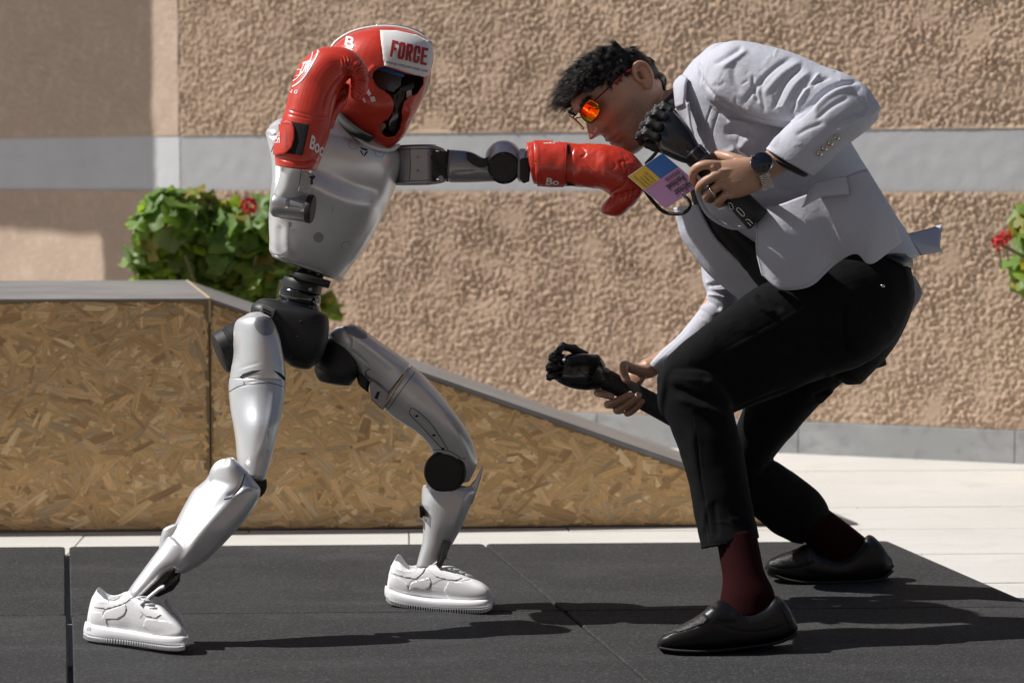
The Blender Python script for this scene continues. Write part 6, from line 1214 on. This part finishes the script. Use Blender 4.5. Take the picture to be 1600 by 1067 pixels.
# ------------------------------------------------------------------ geraniums
M['leaf'] = mat('geranium_leaf', (.16, .28, .06), .5, bump=[(60, .3, .004)], var=[(9, (.22, .31, .06), .5, .7), (25, (.09, .17, .035), .5, .75)])
M['leaf_old'] = mat('yellowing_leaf', (.30, .27, .05), .55, bump=[(60, .3, .004)]); M['leaf_pale'] = mat('pale_leaf', (.22, .32, .14), .5, bump=[(60, .3, .004)])
for k_ in ('leaf', 'leaf_old', 'leaf_pale'):
    n = M[k_].node_tree; b = n.nodes['Principled BSDF']; tr_ = n.nodes.new('ShaderNodeBsdfTranslucent'); mx = n.nodes.new('ShaderNodeMixShader'); mx.inputs[0].default_value = .45
    src = b.inputs['Base Color'].links[0].from_socket; g__ = n.nodes.new('ShaderNodeMix'); g__.data_type = 'RGBA'; g__.blend_type = 'MULTIPLY'; g__.inputs[0].default_value = 1; g__.inputs[7].default_value = (2.2, 2.0, .7, 1)
    n.links.new(src, g__.inputs[6]); n.links.new(g__.outputs[2], tr_.inputs['Color']); n.links.new(b.outputs[0], mx.inputs[1]); n.links.new(tr_.outputs[0], mx.inputs[2]); n.links.new(mx.outputs[0], n.nodes['Material Output'].inputs['Surface'])
M['stem'] = mat('plant_stem', (.16, .15, .06), .7); M['petal'] = mat('red_petal', (.55, .015, .02), .5); M['clay'] = mat('terracotta', (.42, .19, .10), .85, bump=[(60, .3)])
def leaf_mesh(seed):
    rg = np.random.default_rng(seed); n_ = 14; V = [(0, 0, .0)]; 
    for ring_, rr in ((1, .55), (2, 1.0)):
        for i in range(n_):
            a = i / n_ * 2 * math.pi; lob = 1 + (.13 * math.sin(a * 5 + seed) + rg.normal() * .05) * (ring_ == 2); cut = 1 - .62 * math.exp(-((a - math.pi) / .35) ** 2) * (ring_ == 2)
            r_ = rr * lob * cut; V.append((r_ * math.cos(a), r_ * math.sin(a), (.16 if ring_ == 1 else .10 + .16 * math.sin(a * 5 + seed) + rg.normal() * .05)))
    F = [(0, 1 + i, 1 + (i + 1) % n_) for i in range(n_)] + [(1 + i, 1 + n_ + i, 1 + n_ + (i + 1) % n_, 1 + (i + 1) % n_) for i in range(n_)]
    return np.array(V) * .046, F
def geranium(base, label, blobs, flowers, nleaf, stems, pot=None, seed=1):
    rg = np.random.default_rng(seed); t = thing('geranium_plant', base, label, 'plant'); meshes = []
    for k in range(9):
        V, F = leaf_mesh(seed * 10 + k); me = bpy.data.meshes.new('leaf'); me.from_pydata(V.tolist(), [], F); me.polygons.foreach_set('use_smooth', np.ones(len(F), bool)); me.materials.append(M['leaf'] if k < 6 else M['leaf_pale'] if k < 8 else M['leaf_old']); me.update(); meshes.append(me)
    vols = np.array([b[1] ** 2 for b in blobs]); vols = vols / vols.sum(); b0 = np.array(t.location); st = G(); fill = G()
    for i in range(nleaf):
        c, r_ = blobs[rg.choice(len(blobs), p=vols)]; d_ = rg.normal(size=3); d_ /= np.linalg.norm(d_); d_[1] = -abs(d_[1]) if rg.random() < .62 else d_[1]
        p = np.array(c) + d_ * r_ * (rg.uniform(.62, 1.08)) * np.array([1, .9, 1]); nrm = nz(d_ * .7 + np.array([-.25, -.35, .75]) * .8 + rg.normal(size=3) * .4)
        ax = nz(np.cross(nrm, rg.normal(size=3))); ay = np.cross(nrm, ax); s_ = rg.uniform(.65, 1.35)
        mt = Matrix([[ax[0], ay[0], nrm[0]], [ax[1], ay[1], nrm[1]], [ax[2], ay[2], nrm[2]]]).to_4x4()
        if i < 290:
            o = bpy.data.objects.new('leaf', meshes[int(rg.integers(0, 9)) if rg.random() > .08 else 8]); link(o, t); o.matrix_local = Matrix.Translation(Vector((p - b0).tolist())) @ mt @ Matrix.Scale(float(s_), 4)
        else:
            V, F = leaf_mesh(int(rg.integers(0, 50))); fill.add(p + (V * s_ * 1.1) @ np.stack([ax, ay, nrm]), F)
        if rg.random() < .3: tube([p, np.array(c) + (p - np.array(c)) * .35 + np.array([0, 0, -.03])], .0022, n=5, g=st)
    for q in stems: tube(q, .006, n=7, k=3, g=st)
    if fill.n: obj('foliage', fill, M['leaf'], t, kind='stuff', rec=False)
    obj('stems', st, M['stem'], t, kind='stuff', rec=False)
    for fc_, fr_ in flowers:
        fg_ = G()
        for i in range(70):
            d_ = nz(rg.normal(size=3)); a = nz(np.cross(d_, rg.normal(size=3))); b_ = np.cross(d_, a); c = np.array(fc_) + d_ * fr_ * rg.uniform(.6, 1); s_ = fr_ * .42
            fg_.add([c - a * s_ * .3, c + d_ * s_ * .3 - b_ * s_ * .6, c + a * s_ + d_ * s_ * .25, c + d_ * s_ * .3 + b_ * s_ * .6], [(0, 1, 2), (0, 2, 3)])
        obj('flower', fg_, M['petal'], t, rec=False); tube_ = tube([np.array(fc_) - np.array([0, 0, fr_ * .6]), np.array(fc_) - np.array([-.01, -.01, .08])], .003, n=6); obj('flower_stalk', tube_, M['stem'], t)
    if pot is not None: obj('pot', lathe(pot, (0, 0, 1), [(.10, 0), (.14, .22), (.16, .225), (.16, .27), (.145, .27), (.13, .24)], n=32), M['clay'], t, sharp=35)
    return t
dpl = 8.35
def bl(u, v, r_px, dd=0): return (P(u, v, dpl + dd), r_px / FPX * dpl)
gb = P(340, 600, dpl); gb[2] = 0
geranium(gb, 'bushy geranium with red flower growing behind the ramp', [bl(262, 350, 52), bl(235, 395, 36, .05), bl(310, 345, 46), bl(300, 400, 62, .1), bl(365, 375, 52), bl(398, 362, 50, .0), bl(355, 430, 58, .1), bl(420, 430, 50), bl(460, 470, 40), bl(250, 430, 30, .1), bl(500, 478, 18), bl(330, 480, 60, .1), bl(400, 500, 60, .1)],
         [(P(389, 322, dpl - .25), .030)], 620, [[P(340, 640, dpl), P(330, 520, dpl), P(290, 400, dpl - .1)], [P(360, 640, dpl), P(380, 520, dpl), P(400, 400, dpl - .1)], [P(250, 440, dpl - .2), P(280, 500, dpl), P(330, 600, dpl)], [P(440, 440, dpl - .2), P(420, 520, dpl), P(370, 620, dpl)]], pot=gb, seed=3)
dpl = 7.7
gb2 = P(1740, 600, dpl); gb2[2] = 0
geranium(gb2, 'geranium with dark red flower reaching in at the right edge', [bl(1638, 362, 52), bl(1622, 420, 34, .05), bl(1690, 470, 60), bl(1596, 372, 12), bl(1720, 560, 60), bl(1720, 400, 60)], [(P(1561, 380, dpl - .1), .026), (P(1572, 368, dpl - .08), .02)], 330,
         [[P(1740, 640, dpl), P(1710, 520, dpl), P(1670, 400, dpl)], [P(1690, 480, dpl), P(1630, 420, dpl - .05), P(1566, 384, dpl - .1)]], pot=gb2, seed=6)
